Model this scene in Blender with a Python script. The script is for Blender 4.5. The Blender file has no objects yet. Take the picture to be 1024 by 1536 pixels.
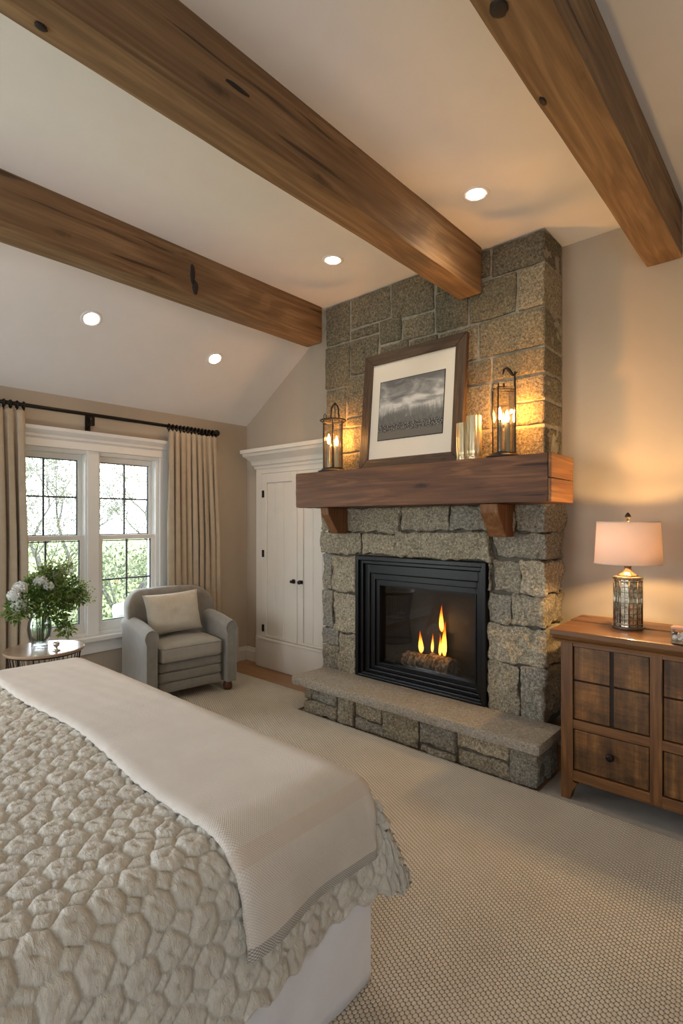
import bpy, bmesh, math, random
import numpy as np
from mathutils import Vector, Matrix, noise
random.seed(7)
rng = np.random.RandomState(5)
C = bpy.context.scene.collection
PI = math.pi
WM = {}                                    # world matrix of every thing

# ------------------------------------------------------------------ scene helpers
def tag(o, label=None, cat=None, group=None, kind=None):
    if label: o['label'] = label
    if cat: o['category'] = cat
    if group: o['group'] = group
    if kind: o['kind'] = kind
    return o

def thing(name, label, cat, loc=(0, 0, 0), rz=0, group=None):
    o = bpy.data.objects.new(name, None); C.objects.link(o)
    o.empty_display_size = .05
    o.location = loc; o.rotation_euler = (0, 0, rz)
    WM[o] = Matrix.Translation(loc) @ Matrix.Rotation(rz, 4, 'Z')
    return tag(o, label, cat, group)

def link_mesh(name, me, mats, parent=None, smooth=True, origin=None):
    if not isinstance(mats, (list, tuple)): mats = [mats]
    for m in mats: me.materials.append(m)
    o = bpy.data.objects.new(name, me); C.objects.link(o)
    if parent is not None:
        me.transform(WM[parent].inverted()); o.parent = parent; WM[o] = WM[parent]
    else:
        if origin is None and len(me.vertices):
            co = np.empty(len(me.vertices) * 3); me.vertices.foreach_get('co', co); co = co.reshape(-1, 3)
            origin = ((co[:, 0].min() + co[:, 0].max()) / 2, (co[:, 1].min() + co[:, 1].max()) / 2, co[:, 2].min())
        M = Matrix.Translation(origin); me.transform(M.inverted()); o.location = origin; WM[o] = M
    if smooth:
        me.polygons.foreach_set('use_smooth', [True] * len(me.polygons))
    me.update()
    return o

def obj(name, bm, mats, parent=None, smooth=False, auto=None, origin=None):
    me = bpy.data.meshes.new(name)
    bmesh.ops.recalc_face_normals(bm, faces=bm.faces[:]) if not getattr(bm, 'norecalc', False) else None
    bm.to_mesh(me); bm.free()
    o = link_mesh(name, me, mats, parent, smooth or auto is not None, origin)
    if auto is not None:
        try: me.set_sharp_from_angle(angle=math.radians(auto))
        except Exception: pass
    return o

def struct(name, bm, mat, **k):
    o = obj(name, bm, mat, **k); o['kind'] = 'structure'; return o

def BM(): return bmesh.new()

def box(bm, x0, x1, y0, y1, z0, z1, bev=0, seg=2, mi=0, M=None):
    vs = [Vector((x, y, z)) for z in (z0, z1) for y in (y0, y1) for x in (x0, x1)]
    if M is not None: vs = [M @ v for v in vs]
    v = [bm.verts.new(p) for p in vs]
    fs = [bm.faces.new([v[i] for i in f]) for f in ((0, 2, 3, 1), (4, 5, 7, 6), (0, 1, 5, 4), (2, 6, 7, 3), (0, 4, 6, 2), (1, 3, 7, 5))]
    for f in fs: f.material_index = mi
    if bev:
        es = list({e for f in fs for e in f.edges})
        r = bmesh.ops.bevel(bm, geom=es, offset=bev, segments=seg, profile=.5, affect='EDGES', clamp_overlap=True)
        for f in r['faces']: f.material_index = mi
    return fs

def prism(bm, pts, a0, a1, axis='x', mi=0, bev=0):
    def P(p, a):
        if axis == 'x': return (a, p[0], p[1])
        if axis == 'y': return (p[0], a, p[1])
        return (p[0], p[1], a)
    A = [bm.verts.new(P(p, a0)) for p in pts]; B = [bm.verts.new(P(p, a1)) for p in pts]
    n = len(pts)
    fs = [bm.faces.new(A), bm.faces.new(B[::-1])] + [bm.faces.new((A[i], B[i], B[(i + 1) % n], A[(i + 1) % n])) for i in range(n)]
    for f in fs: f.material_index = mi
    if bev:
        bmesh.ops.bevel(bm, geom=list({e for f in fs for e in f.edges}), offset=bev, segments=2, profile=.5, affect='EDGES', clamp_overlap=True)

def lathe(bm, prof, c, seg=32, cap=True, mi=0, M=None):
    rings = []
    for r, z in prof:
        ring = []
        for i in range(seg):
            a = 2 * PI * i / seg
            p = Vector((c[0] + r * math.cos(a), c[1] + r * math.sin(a), c[2] + z))
            ring.append(bm.verts.new(M @ p if M is not None else p))
        rings.append(ring)
    for A, B in zip(rings, rings[1:]):
        for i in range(seg):
            f = bm.faces.new((A[i], A[(i + 1) % seg], B[(i + 1) % seg], B[i])); f.material_index = mi
    if cap:
        bm.faces.new(rings[0][::-1]).material_index = mi; bm.faces.new(rings[-1]).material_index = mi

def tube(bm, pts, r, seg=8, closed=False, mi=0, cap=True):
    pts = [Vector(p) for p in pts]; n = len(pts); rings = []
    rr = r if isinstance(r, (list, tuple)) else [r] * n
    up = Vector((0, 0, 1)); prev = None
    for i, p in enumerate(pts):
        if closed: d = pts[(i + 1) % n] - pts[i - 1]
        else: d = pts[min(i + 1, n - 1)] - pts[max(i - 1, 0)]
        d.normalize()
        if prev is None:
            a = up.cross(d)
            if a.length < .1: a = Vector((1, 0, 0)).cross(d)
        else: a = prev - d * prev.dot(d)
        a.normalize(); b = d.cross(a); prev = a
        rings.append([bm.verts.new(p + (a * math.cos(2 * PI * k / seg) + b * math.sin(2 * PI * k / seg)) * rr[i]) for k in range(seg)])
    m = n if closed else n - 1
    for i in range(m):
        A, B = rings[i], rings[(i + 1) % n]
        for k in range(seg):
            bm.faces.new((A[k], A[(k + 1) % seg], B[(k + 1) % seg], B[k])).material_index = mi
    if not closed and cap:
        bm.faces.new(rings[0][::-1]).material_index = mi; bm.faces.new(rings[-1]).material_index = mi

def rbox(bm, x0, x1, y0, y1, z0, z1, r, step, fn=None, M=None, col=None, layer=None, skip=()):
    """rounded box with gridded faces; fn(p, n) moves every point"""
    lo = Vector((x0, y0, z0)); hi = Vector((x1, y1, z1)); size = hi - lo
    r = min(r, min(size) * .49)
    N = [max(2, int(math.ceil(size[i] / step))) for i in range(3)]
    cache = {}
    def vert(key):
        if key in cache: return cache[key]
        p = Vector([lo[i] + size[i] * key[i] / N[i] for i in range(3)])
        q = Vector([min(max(p[i], lo[i] + r), hi[i] - r) for i in range(3)])
        d = p - q
        n = d.normalized() if d.length > 1e-9 else Vector((0, 0, 1))
        # sphere-ish rounding of edge strips
        p = q + n * r
        if fn: p = fn(p, n)
        if M is not None: p = M @ p
        v = bm.verts.new(p)
        if layer is not None: v[layer] = col
        cache[key] = v
        return v
    for ax in range(3):
        u, w = (ax + 1) % 3, (ax + 2) % 3
        for side in (0, 1):
            if (ax, side) in skip: continue
            for i in range(N[u]):
                for j in range(N[w]):
                    ks = []
                    for di, dj in ((0, 0), (1, 0), (1, 1), (0, 1)):
                        k = [0, 0, 0]; k[ax] = N[ax] * side; k[u] = i + di; k[w] = j + dj; ks.append(tuple(k))
                    if side == 0: ks.reverse()
                    vs = [vert(k) for k in ks]
                    try: bm.faces.new(vs)
                    except ValueError: pass

def copy_tree(root, loc, label=None, group=None, rz=None, scale=None):
    r = root.copy(); C.objects.link(r); r.location = loc
    if rz is not None: r.rotation_euler = (0, 0, rz)
    if scale is not None: r.scale = scale
    if label: r['label'] = label
    if group: r['group'] = group
    for ch in list(root.children):
        c = ch.copy(); C.objects.link(c); c.parent = r
        for g in list(ch.children):
            d = g.copy(); C.objects.link(d); d.parent = c
    return r

# ------------------------------------------------------------------ materials
def new_mat(name):
    m = bpy.data.materials.new(name); m.use_nodes = True
    nt = m.node_tree; b = nt.nodes['Principled BSDF']
    return m, nt, b
def lk(nt, a, b): nt.links.new(a, b)
def setp(b, **k):
    for n, v in k.items():
        n = {'rough': 'Roughness', 'metal': 'Metallic', 'spec': 'Specular IOR Level', 'sheen': 'Sheen Weight', 'trans': 'Transmission Weight', 'coat': 'Coat Weight'}[n]
        b.inputs[n].default_value = v
def ramp(nt, fac, stops):
    r = nt.nodes.new('ShaderNodeValToRGB'); e = r.color_ramp.elements
    while len(e) < len(stops): e.new(.5)
    for el, (p, c) in zip(e, stops): el.position = p; el.color = (*c, 1) if len(c) == 3 else c
    lk(nt, fac, r.inputs[0]); return r.outputs[0]
def coords(nt, scale=(1, 1, 1), rot=(0, 0, 0), out='Object'):
    t = nt.nodes.new('ShaderNodeTexCoord'); m = nt.nodes.new('ShaderNodeMapping')
    m.inputs['Scale'].default_value = scale; m.inputs['Rotation'].default_value = rot
    lk(nt, t.outputs[out], m.inputs[0]); return m.outputs[0]
def ntex(nt, vec, scale, detail=4, rough=.5, dist=0):
    n = nt.nodes.new('ShaderNodeTexNoise'); n.inputs['Scale'].default_value = scale; n.inputs['Detail'].default_value = detail
    n.inputs['Roughness'].default_value = rough; n.inputs['Distortion'].default_value = dist
    lk(nt, vec, n.inputs['Vector']); return n.outputs['Fac']
def vtex(nt, vec, scale, feat='F1', rnd=1, out='Distance'):
    n = nt.nodes.new('ShaderNodeTexVoronoi'); n.feature = feat; n.inputs['Scale'].default_value = scale
    n.inputs['Randomness'].default_value = rnd; lk(nt, vec, n.inputs['Vector']); return n.outputs[out]
def mix(nt, fac, a, b, mode='MIX'):
    n = nt.nodes.new('ShaderNodeMix'); n.data_type = 'RGBA'; n.blend_type = mode
    for inp, v in ((n.inputs[0], fac), (n.inputs[6], a), (n.inputs[7], b)):
        if hasattr(v, 'is_output'): lk(nt, v, inp)
        elif isinstance(v, tuple): inp.default_value = (*v, 1) if len(v) == 3 else v
        else: inp.default_value = v
    return n.outputs[2]
def mth(nt, op, a, b=0.):
    n = nt.nodes.new('ShaderNodeMath'); n.operation = op
    for i, v in ((0, a), (1, b)):
        if hasattr(v, 'is_output'): lk(nt, v, n.inputs[i])
        else: n.inputs[i].default_value = v
    return n.outputs[0]
def bump(nt, b, h, strength=.3, dist=.01):
    n = nt.nodes.new('ShaderNodeBump'); n.inputs['Strength'].default_value = strength; n.inputs['Distance'].default_value = dist
    lk(nt, h, n.inputs['Height']); lk(nt, n.outputs[0], b.inputs['Normal'])

def plain(name, col, rough=.5, metal=0, noise_amt=.06, nscale=8, bmp=0, bscale=60, **k):
    m, nt, b = new_mat(name); v = coords(nt)
    f = ntex(nt, v, nscale, 4)
    d = tuple(max(0, c * (1 - noise_amt)) for c in col); u = tuple(min(1, c * (1 + noise_amt)) for c in col)
    lk(nt, ramp(nt, f, [(.3, d), (.7, u)]), b.inputs['Base Color'])
    setp(b, rough=rough, metal=metal, **k)
    if bmp: bump(nt, b, ntex(nt, v, bscale, 3), bmp, .004)
    return m

def wood(name, dark, mid, light, axis=1, s=1., rough=.6, bmp=.35, knots=.5, coat=0, saw=0, crack=.85, lines=.42):
    m, nt, b = new_mat(name)
    sc = [9 * s, 9 * s, 9 * s]; sc[axis] = .7 * s
    v = coords(nt, tuple(sc)); w = coords(nt)
    g = ntex(nt, v, 1.6, 8, .62, .6)
    fine = ntex(nt, v, 9, 4, .6)
    big = ntex(nt, w, 1.7 * s, 3, .5)
    c = ramp(nt, g, [(.28, dark), (.48, mid), (.72, light)])
    rs = [3.2 * s] * 3; rs[axis] = .28 * s
    rn = ntex(nt, coords(nt, tuple(rs)), 1.0, 2, .45, .4)
    ring_ = mth(nt, 'ADD', mth(nt, 'MULTIPLY', mth(nt, 'SINE', mth(nt, 'MULTIPLY', rn, 110.)), .5), .5)
    c = mix(nt, mth(nt, 'MULTIPLY', ramp(nt, ring_, [(.35, (1,) * 3), (.8, (0,) * 3)]), lines), c, tuple(x * .8 for x in dark))
    fs = [60 * s] * 3; fs[axis] = 1.6 * s
    fib = ntex(nt, coords(nt, tuple(fs)), 1, 5, .65)
    c = mix(nt, .75, c, ramp(nt, fib, [(.3, (.55, .53, .5)), (.5, (1, 1, 1)), (.7, (1.3, 1.3, 1.28))]), 'MULTIPLY')
    c = mix(nt, ramp(nt, big, [(.35, (0, 0, 0)), (.65, (.55, .55, .55))]), c, tuple(x * .72 for x in mid))
    ks = [5.5 * s] * 3; ks[axis] = 1.6 * s
    kv = coords(nt, tuple(ks))
    kd = vtex(nt, kv, 1, 'F1', 1)
    kn = mth(nt, 'ADD', kd, mth(nt, 'MULTIPLY', ntex(nt, w, 30, 3), .12))
    kf = ramp(nt, kn, [(.1, (knots,) * 3), (.2, (0, 0, 0))])
    c = mix(nt, kf, c, tuple(x * .22 for x in dark))
    cr = [22 * s] * 3; cr[axis] = 1.1 * s
    cf = ntex(nt, coords(nt, tuple(cr)), 1, 2, .4)
    crk = ramp(nt, cf, [(.27, (crack,) * 3), (.32, (0, 0, 0))])
    c = mix(nt, crk, c, tuple(x * .3 for x in dark))
    if saw:
        bl = ntex(nt, coords(nt, (1, 1, 1)), 6, 6, .7, .4); sw = ntex(nt, coords(nt, (5, 5, 60)), 1, 4, .6)
        c = mix(nt, .85, c, ramp(nt, bl, [(.34, (.35, .33, .3)), (.52, (1, 1, 1)), (.7, (1.9, 1.75, 1.5))]), 'MULTIPLY')
        c = mix(nt, .5, c, ramp(nt, sw, [(.35, (.6, .6, .6)), (.6, (1.25, 1.25, 1.2))]), 'MULTIPLY')
    lk(nt, c, b.inputs['Base Color']); setp(b, rough=rough, coat=coat)
    h = mth(nt, 'ADD', mth(nt, 'MULTIPLY', g, .5), mth(nt, 'ADD', mth(nt, 'MULTIPLY', fib, .6), mth(nt, 'MULTIPLY', ring_, .12)))
    h = mth(nt, 'SUBTRACT', h, mth(nt, 'MULTIPLY', mix(nt, 1., crk, crk), 1.))
    if saw:
        ss = [3, 3, 3]; ss[axis] = 0
        h = mth(nt, 'ADD', h, mth(nt, 'MULTIPLY', ntex(nt, coords(nt, (60, 60, 6)), 1, 2), saw))
    bump(nt, b, h, bmp, .006)
    return m

def stone_mat(name, tints, bscale=1., strength=.8, speck=1.):
    m, nt, b = new_mat(name)
    v = coords(nt)
    at = nt.nodes.new('ShaderNodeAttribute'); at.attribute_name = 'tint'
    base = ramp(nt, at.outputs['Fac'], [(i / (len(tints) - 1), t) for i, t in enumerate(tints)])
    n1 = ntex(nt, v, 5, 6, .6); n2 = ntex(nt, v, 62, 5, .75); n3 = ntex(nt, v, 150, 3, .7)
    c = mix(nt, ramp(nt, n1, [(.35, (0, 0, 0)), (.65, (.65,) * 3)]), base, mix(nt, .5, base, (.30, .25, .155)))
    c = mix(nt, speck, c, ramp(nt, n2, [(.32, (.38, .37, .35)), (.5, (.95, .94, .92)), (.68, (1.75, 1.7, 1.55))]), 'MULTIPLY')
    c = mix(nt, .7, c, ramp(nt, n3, [(.34, (.45, .45, .45)), (.6, (1.4, 1.36, 1.3))]), 'MULTIPLY')
    lk(nt, c, b.inputs['Base Color']); setp(b, rough=.92, spec=.25)
    h = mth(nt, 'ADD', mth(nt, 'MULTIPLY', ntex(nt, v, 18 * bscale, 6, .65), 1.), mth(nt, 'ADD', mth(nt, 'MULTIPLY', n2, .5), mth(nt, 'MULTIPLY', n3, .22)))
    bump(nt, b, h, strength, .02)
    return m

def fabric(name, col, weave=600, bmp=.25, rough=.95, var=.05, sheen=.3, wv=None):
    m, nt, b = new_mat(name)
    v = coords(nt)
    n = ntex(nt, v, 14, 5, .6); f = ntex(nt, v, weave, 2)
    c = ramp(nt, n, [(.3, tuple(x * (1 - var) for x in col)), (.7, tuple(min(1, x * (1 + var)) for x in col))])
    c = mix(nt, .35, c, ramp(nt, f, [(.3, (.75,) * 3), (.7, (1.1,) * 3)]), 'MULTIPLY')
    lk(nt, c, b.inputs['Base Color']); setp(b, rough=rough, sheen=sheen, spec=.2)
    bump(nt, b, mth(nt, 'ADD', f, mth(nt, 'MULTIPLY', n, .6)), bmp, .003)
    return m

def emis(name, col, strength):
    m, nt, b = new_mat(name)
    b.inputs['Base Color'].default_value = (*col, 1)
    b.inputs['Emission Color'].default_value = (*col, 1); b.inputs['Emission Strength'].default_value = strength
    return m

def glass(name, tint=(1, 1, 1), gloss=.06, rough=.02, extra=None):
    """thin clear glazing: straight-through plus a fresnel reflection"""
    m, nt, b = new_mat(name); nt.nodes.remove(b)
    out = nt.nodes['Material Output']
    t = nt.nodes.new('ShaderNodeBsdfTransparent'); t.inputs[0].default_value = (*tint, 1)
    g = nt.nodes.new('ShaderNodeBsdfGlossy'); g.inputs['Roughness'].default_value = rough
    fr = nt.nodes.new('ShaderNodeFresnel'); fr.inputs[0].default_value = 1.45
    s = nt.nodes.new('ShaderNodeMixShader')
    lk(nt, mth(nt, 'ADD', mth(nt, 'MULTIPLY', fr.outputs[0], .8), gloss), s.inputs[0]); lk(nt, t.outputs[0], s.inputs[1]); lk(nt, g.outputs[0], s.inputs[2])
    lk(nt, s.outputs[0], out.inputs[0])
    return m

MT = {}
MT['wall'] = plain('wall_paint', (.50, .425, .33), .85, noise_amt=.015, bmp=.06, bscale=140)
MT['ceil'] = plain('ceiling_paint', (.80, .79, .775), .9, noise_amt=.012, bmp=.05, bscale=140)
MT['white'] = plain('white_trim_paint', (.74, .70, .63), .45, noise_amt=.02)
MT['winwhite'] = plain('window_paint', (.78, .78, .76), .4, noise_amt=.02)
MT['muntin'] = plain('grey_muntin', (.09, .10, .11), .5)
MT['beam'] = wood('beam_wood', (.135, .070, .029), (.25, .145, .067), (.39, .25, .13), 1, 1., .7, .6, .8)
MT['mantel'] = wood('mantel_wood', (.06, .021, .008), (.165, .064, .024), (.28, .125, .052), 0, 1.2, .62, .6, .8)
MT['mantel_end'] = wood('mantel_end_wood', (.14, .05, .014), (.27, .11, .034), (.38, .18, .06), 1, 1.5, .55, .4, .4)
MT['corbel'] = wood('corbel_wood', (.12, .045, .014), (.23, .092, .03), (.32, .15, .055), 2, 1.4, .6, .35, .3)
MT['frame_h'] = wood('frame_wood_h', (.026, .013, .007), (.068, .038, .019), (.12, .074, .040), 0, 2.2, .6, .9, .5)
MT['frame_v'] = wood('frame_wood_v', (.026, .013, .007), (.068, .038, .019), (.12, .074, .040), 2, 2.2, .6, .9, .5)
MT['dr_x'] = wood('dresser_wood_long', (.08, .028, .007), (.18, .075, .021), (.28, .13, .04), 0, 1.6, .45, .3, .5, coat=.12)
MT['dr_z'] = wood('dresser_wood_upright', (.07, .025, .006), (.165, .066, .016), (.27, .125, .034), 2, 1.6, .5, .3, .5, coat=.08)
MT['dr_panel'] = wood('dresser_panel_wood', (.055, .022, .005), (.155, .066, .015), (.30, .15, .042), 2, 1.0, .55, .5, .8, saw=.6, crack=.15, lines=.12)
MT['dr_gap_shade'] = plain('dresser_gap_shade', (.018, .009, .005), .8)  # near-black filler stands in for shade in the gaps between panels
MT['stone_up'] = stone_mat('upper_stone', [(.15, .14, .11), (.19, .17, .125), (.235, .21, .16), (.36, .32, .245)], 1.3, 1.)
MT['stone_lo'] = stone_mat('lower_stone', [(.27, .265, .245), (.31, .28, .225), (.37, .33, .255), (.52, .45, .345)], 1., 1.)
MT['slab'] = stone_mat('slab_stone', [(.33, .30, .265), (.33, .30, .265)], 2.6, .3, .4)
MT['mortar'] = plain('mortar', (.30, .27, .21), .95, noise_amt=.25, nscale=30, bmp=.6, bscale=90)
MT['mortar_dk'] = plain('dark_joint', (.12, .105, .08), .95, noise_amt=.2, nscale=30, bmp=.5, bscale=90)
MT['black'] = plain('black_cast_metal', (.008, .008, .009), .3, .4)
MT['liner'] = plain('firebox_liner', (.016, .0155, .017), .6, noise_amt=.15, nscale=3)
MT['iron'] = plain('dark_iron', (.03, .024, .020), .42, .8, noise_amt=.3, nscale=40)
MT['rod'] = plain('rod_bronze', (.022, .017, .015), .4, .7)
MT['glass'] = glass('clear_glass', (.97, .985, .985), .02)
MT['lglass'] = glass('lantern_glass', (.93, .90, .84), .05, .08)
MT['fglass'] = glass('smoked_glass', (.80, .79, .78), .0, .03)
MT['curtain'] = fabric('curtain_linen', (.43, .35, .255), 420, .3, var=.06)
MT['chair'] = fabric('chair_velvet', (.255, .24, .21), 500, .2, var=.12, sheen=.6)
MT['seat'] = fabric('seat_fabric', (.38, .355, .31), 500, .25, var=.06)
MT['pillow'] = fabric('pillow_fabric', (.62, .565, .47), 160, .5, var=.06)
MT['skirt'] = fabric('skirt_cotton', (.76, .76, .80), 900, .12, var=.02)
MT['matt'] = fabric('mattress_ticking', (.75, .73, .70), 500, .1)
MT['shade'] = None
MT['bulb'] = emis('warm_bulb', (1, .62, .24), 60)
MT['lens'] = emis('downlight_lens', (1, .86, .66), 26)

# quilt wool
m, nt, b = new_mat('chunky_wool'); v = coords(nt)
f1 = ntex(nt, coords(nt, (1, 2.6, 1), (0, 0, .5)), 55, 5, .65, .8); f2 = ntex(nt, v, 9, 4)
c = ramp(nt, f2, [(.3, (.59, .55, .475)), (.7, (.70, .665, .59))])
c = mix(nt, .5, c, ramp(nt, f1, [(.3, (.80, .79, .77)), (.7, (1.08, 1.08, 1.08))]), 'MULTIPLY')
lk(nt, c, b.inputs['Base Color']); setp(b, rough=1., sheen=.25, spec=.1); bump(nt, b, f1, .8, .008); MT['wool'] = m

# throw: knitted cloth with woven bands, laid out in its own UV (u along the cloth in metres, v across)
m, nt, b = new_mat('knit_throw')
uv = nt.nodes.new('ShaderNodeTexCoord'); sx = nt.nodes.new('ShaderNodeSeparateXYZ'); lk(nt, uv.outputs['UV'], sx.inputs[0])
U, Vv = sx.outputs[0], sx.outputs[1]
def band(a, w, soft=.0015):
    d = mth(nt, 'ABSOLUTE', mth(nt, 'SUBTRACT', U, a))
    n = nt.nodes.new('ShaderNodeMapRange'); n.inputs[1].default_value = w; n.inputs[2].default_value = w + soft
    n.inputs[3].default_value = 1; n.inputs[4].default_value = 0; lk(nt, d, n.inputs[0]); return n.outputs[0]
kn = mth(nt, 'MULTIPLY', mth(nt, 'SINE', mth(nt, 'MULTIPLY', U, 950.)), mth(nt, 'SINE', mth(nt, 'MULTIPLY', Vv, 950.)))
hem = band(.0, .033); flat = band(.20, .018)
base = mix(nt, ramp(nt, ntex(nt, coords(nt), 6, 5), [(.3, (0, 0, 0)), (.7, (1, 1, 1))]), (.64, .58, .51), (.72, .66, .59))
tex = mth(nt, 'ADD', mth(nt, 'MULTIPLY', kn, .5), .5)
dots = mix(nt, mth(nt, 'MULTIPLY', tex, .42), base, (.36, .335, .30))
c = mix(nt, flat, dots, (.60, .52, .445))
hd = mth(nt, 'MULTIPLY', mth(nt, 'SINE', mth(nt, 'MULTIPLY', U, 900.)), mth(nt, 'SINE', mth(nt, 'MULTIPLY', Vv, 900.)))
c = mix(nt, hem, c, ramp(nt, mth(nt, 'ADD', mth(nt, 'MULTIPLY', hd, .5), .5), [(.35, (.23, .215, .195)), (.65, (.56, .53, .48))]))
lk(nt, c, b.inputs['Base Color']); setp(b, rough=.95, sheen=.3, spec=.15)
bump(nt, b, mth(nt, 'ADD', mth(nt, 'MULTIPLY', tex, .8), mth(nt, 'MULTIPLY', ntex(nt, coords(nt), 120, 3), .5)), .45, .003); MT['throw'] = m

# rug: basket weave loops
m, nt, b = new_mat('woven_rug')
v = coords(nt, (76, 60, 76), (0, 0, .35))
wob = nt.nodes.new('ShaderNodeTexNoise'); wob.inputs['Scale'].default_value = 5; wob.inputs['Detail'].default_value = 2
t0 = nt.nodes.new('ShaderNodeTexCoord'); lk(nt, t0.outputs['Object'], wob.inputs['Vector'])
va = nt.nodes.new('ShaderNodeVectorMath'); va.operation = 'MULTIPLY_ADD'; lk(nt, wob.outputs['Color'], va.inputs[0]); va.inputs[1].default_value = (1.6, 1.6, 0); lk(nt, v, va.inputs[2])
sp = nt.nodes.new('ShaderNodeSeparateXYZ'); lk(nt, va.outputs[0], sp.inputs[0])
# staggered cells
row = mth(nt, 'FLOOR', sp.outputs[1]); off = mth(nt, 'MULTIPLY', mth(nt, 'MODULO', row, 2.), .5)
fx = mth(nt, 'SUBTRACT', mth(nt, 'FRACT', mth(nt, 'ADD', sp.outputs[0], off)), .5); fy = mth(nt, 'SUBTRACT', mth(nt, 'FRACT', sp.outputs[1]), .5)
rr = mth(nt, 'SQRT', mth(nt, 'ADD', mth(nt, 'MULTIPLY', fx, fx), mth(nt, 'MULTIPLY', fy, fy)))
cell = ramp(nt, rr, [(0, (1,) * 3), (.36, (.88,) * 3), (.52, (.3,) * 3), (.64, (0,) * 3)])
yarn = mix(nt, ramp(nt, ntex(nt, coords(nt), 2.5, 5), [(.35, (0, 0, 0)), (.65, (1, 1, 1))]), (.60, .545, .465), (.68, .625, .54))
yarn = mix(nt, .5, yarn, ramp(nt, ntex(nt, coords(nt), 240, 2), [(.3, (.72,) * 3), (.7, (1.12,) * 3)]), 'MULTIPLY')
c = mix(nt, ramp(nt, cell, [(.0, (1,) * 3), (.5, (0,) * 3)]), yarn, (.10, .07, .045))  # weave gaps darkened in the colour, mostly for their shade
lk(nt, c, b.inputs['Base Color']); setp(b, rough=1., spec=.1); bump(nt, b, cell, .8, .006); MT['rug'] = m
MT['carpet'] = fabric('grey_flat_carpet', (.30, .265, .225), 260, .5, var=.08)  # grey low pile, with the shadow under the dresser put into the colour

# oak floor boards running along x
m, nt, b = new_mat('oak_floor'); v = coords(nt)
bk = nt.nodes.new('ShaderNodeTexBrick'); bk.inputs['Scale'].default_value = 1; bk.inputs['Brick Width'].default_value = 1.6; bk.inputs['Row Height'].default_value = .11
bk.inputs['Mortar Size'].default_value = .0015; bk.inputs['Color1'].default_value = (.30, .15, .062, 1); bk.inputs['Color2'].default_value = (.36, .19, .082, 1); bk.inputs['Mortar'].default_value = (.08, .035, .015, 1)
lk(nt, v, bk.inputs['Vector'])
g = ntex(nt, coords(nt, (2, 26, 1)), 2, 6, .6, .5)
c = mix(nt, .6, bk.outputs[0], ramp(nt, g, [(.3, (.72,) * 3), (.7, (1.15,) * 3)]), 'MULTIPLY')
lk(nt, c, b.inputs['Base Color']); setp(b, rough=.33); MT['oak'] = m

# ------------------------------------------------------------------ world, camera
w = bpy.data.worlds.new('World'); bpy.context.scene.world = w; w.use_nodes = True
bg = w.node_tree.nodes['Background']; wn = w.node_tree
tc = wn.nodes.new('ShaderNodeTexCoord'); sz = wn.nodes.new('ShaderNodeSeparateXYZ'); wn.links.new(tc.outputs['Generated'], sz.inputs[0])
cl = wn.nodes.new('ShaderNodeTexNoise'); cl.inputs['Scale'].default_value = 3; cl.inputs['Detail'].default_value = 5; wn.links.new(tc.outputs['Generated'], cl.inputs['Vector'])
wr = wn.nodes.new('ShaderNodeValToRGB'); wr.color_ramp.elements[0].color = (.74, .86, 1, 1); wr.color_ramp.elements[1].color = (1, 1, 1, 1)
wr.color_ramp.elements[0].position = .3; wr.color_ramp.elements[1].position = .7
wn.links.new(cl.outputs['Fac'], wr.inputs[0]); wn.links.new(wr.outputs[0], bg.inputs[0])
bg.inputs[1].default_value = 8.0

F_PX, YAW, HZ, CAMH = 795., math.radians(41.8), 782., 1.45
cam = bpy.data.cameras.new('camera'); co = bpy.data.objects.new('camera', cam); C.objects.link(co)
cam.sensor_fit = 'VERTICAL'; cam.sensor_height = 36; cam.lens = F_PX / 1536 * 36
co.location = (0, 0, CAMH); co.rotation_euler = (PI / 2, 0, YAW)
cam.shift_x = 0; cam.shift_y = (HZ - 768) / 1536; cam.clip_start = .02
bpy.context.scene.camera = co

# ------------------------------------------------------------------ room shell
XW, YB, XR, YR = -4.47, 3.5, 2.3, -2.7
ZC, ZL, SL = 3.22, 2.45, .663              # flat ceiling, window-wall height, roof pitch
XS = XW + (ZC - ZL) / SL
bm = BM(); box(bm, XW - .2, XR + .2, YR - .2, YB + .2, -.15, 0); struct('floor', bm, MT['oak'])
bm = BM(); box(bm, XS, XR + .2, YR - .2, YB + .2, ZC, ZC + .15); struct('ceiling', bm, MT['ceil'])
bm = BM(); prism(bm, [(XS, ZC), (XS, ZC + .15), (XW - .25, ZL - .25 * SL + .18), (XW - .25, ZL - .25 * SL)], YR - .2, YB + .2, 'y'); struct('ceiling_slope', bm, MT['ceil'])
bm = BM(); prism(bm, [(XW - .2, 0), (XR + .2, 0), (XR + .2, ZC + .1), (XS, ZC + .1), (XW - .2, ZL - .05)], YB, YB + .2, 'y'); struct('wall_back', bm, MT['wall'])

def wall_with_holes(name, axis, a0, a1, z1, pos0, pos1, holes):
    """holes: (lo, hi, zlo, zhi) along the wall"""
    bm = BM()
    def b(l, h, z0, z2):
        if h - l < 1e-4 or z2 - z0 < 1e-4: return
        if axis == 'y': box(bm, pos0, pos1, l, h, z0, z2)
        else: box(bm, l, h, pos0, pos1, z0, z2)
    cur = a0
    for lo, hi, zl, zh in sorted(holes):
        b(cur, lo, 0, z1); b(lo, hi, 0, zl); b(lo, hi, zh, z1); cur = hi
    b(cur, a1, 0, z1)
    return struct(name, bm, MT['wall'])
WY0, WY1, WZ0, WZ1 = 1.24, 2.50, .50, 2.03      # visible double window
wall_with_holes('wall_left', 'y', YR - .2, YB, ZL + .02, XW - .2, XW, [(WY0, WY1, WZ0, WZ1), (-2.2, -.1, .5, 2.2)])
wall_with_holes('wall_right', 'y', YR - .2, YB, ZC, XR, XR + .2, [(-1.9, -.9, .9, 2.1)])
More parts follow.
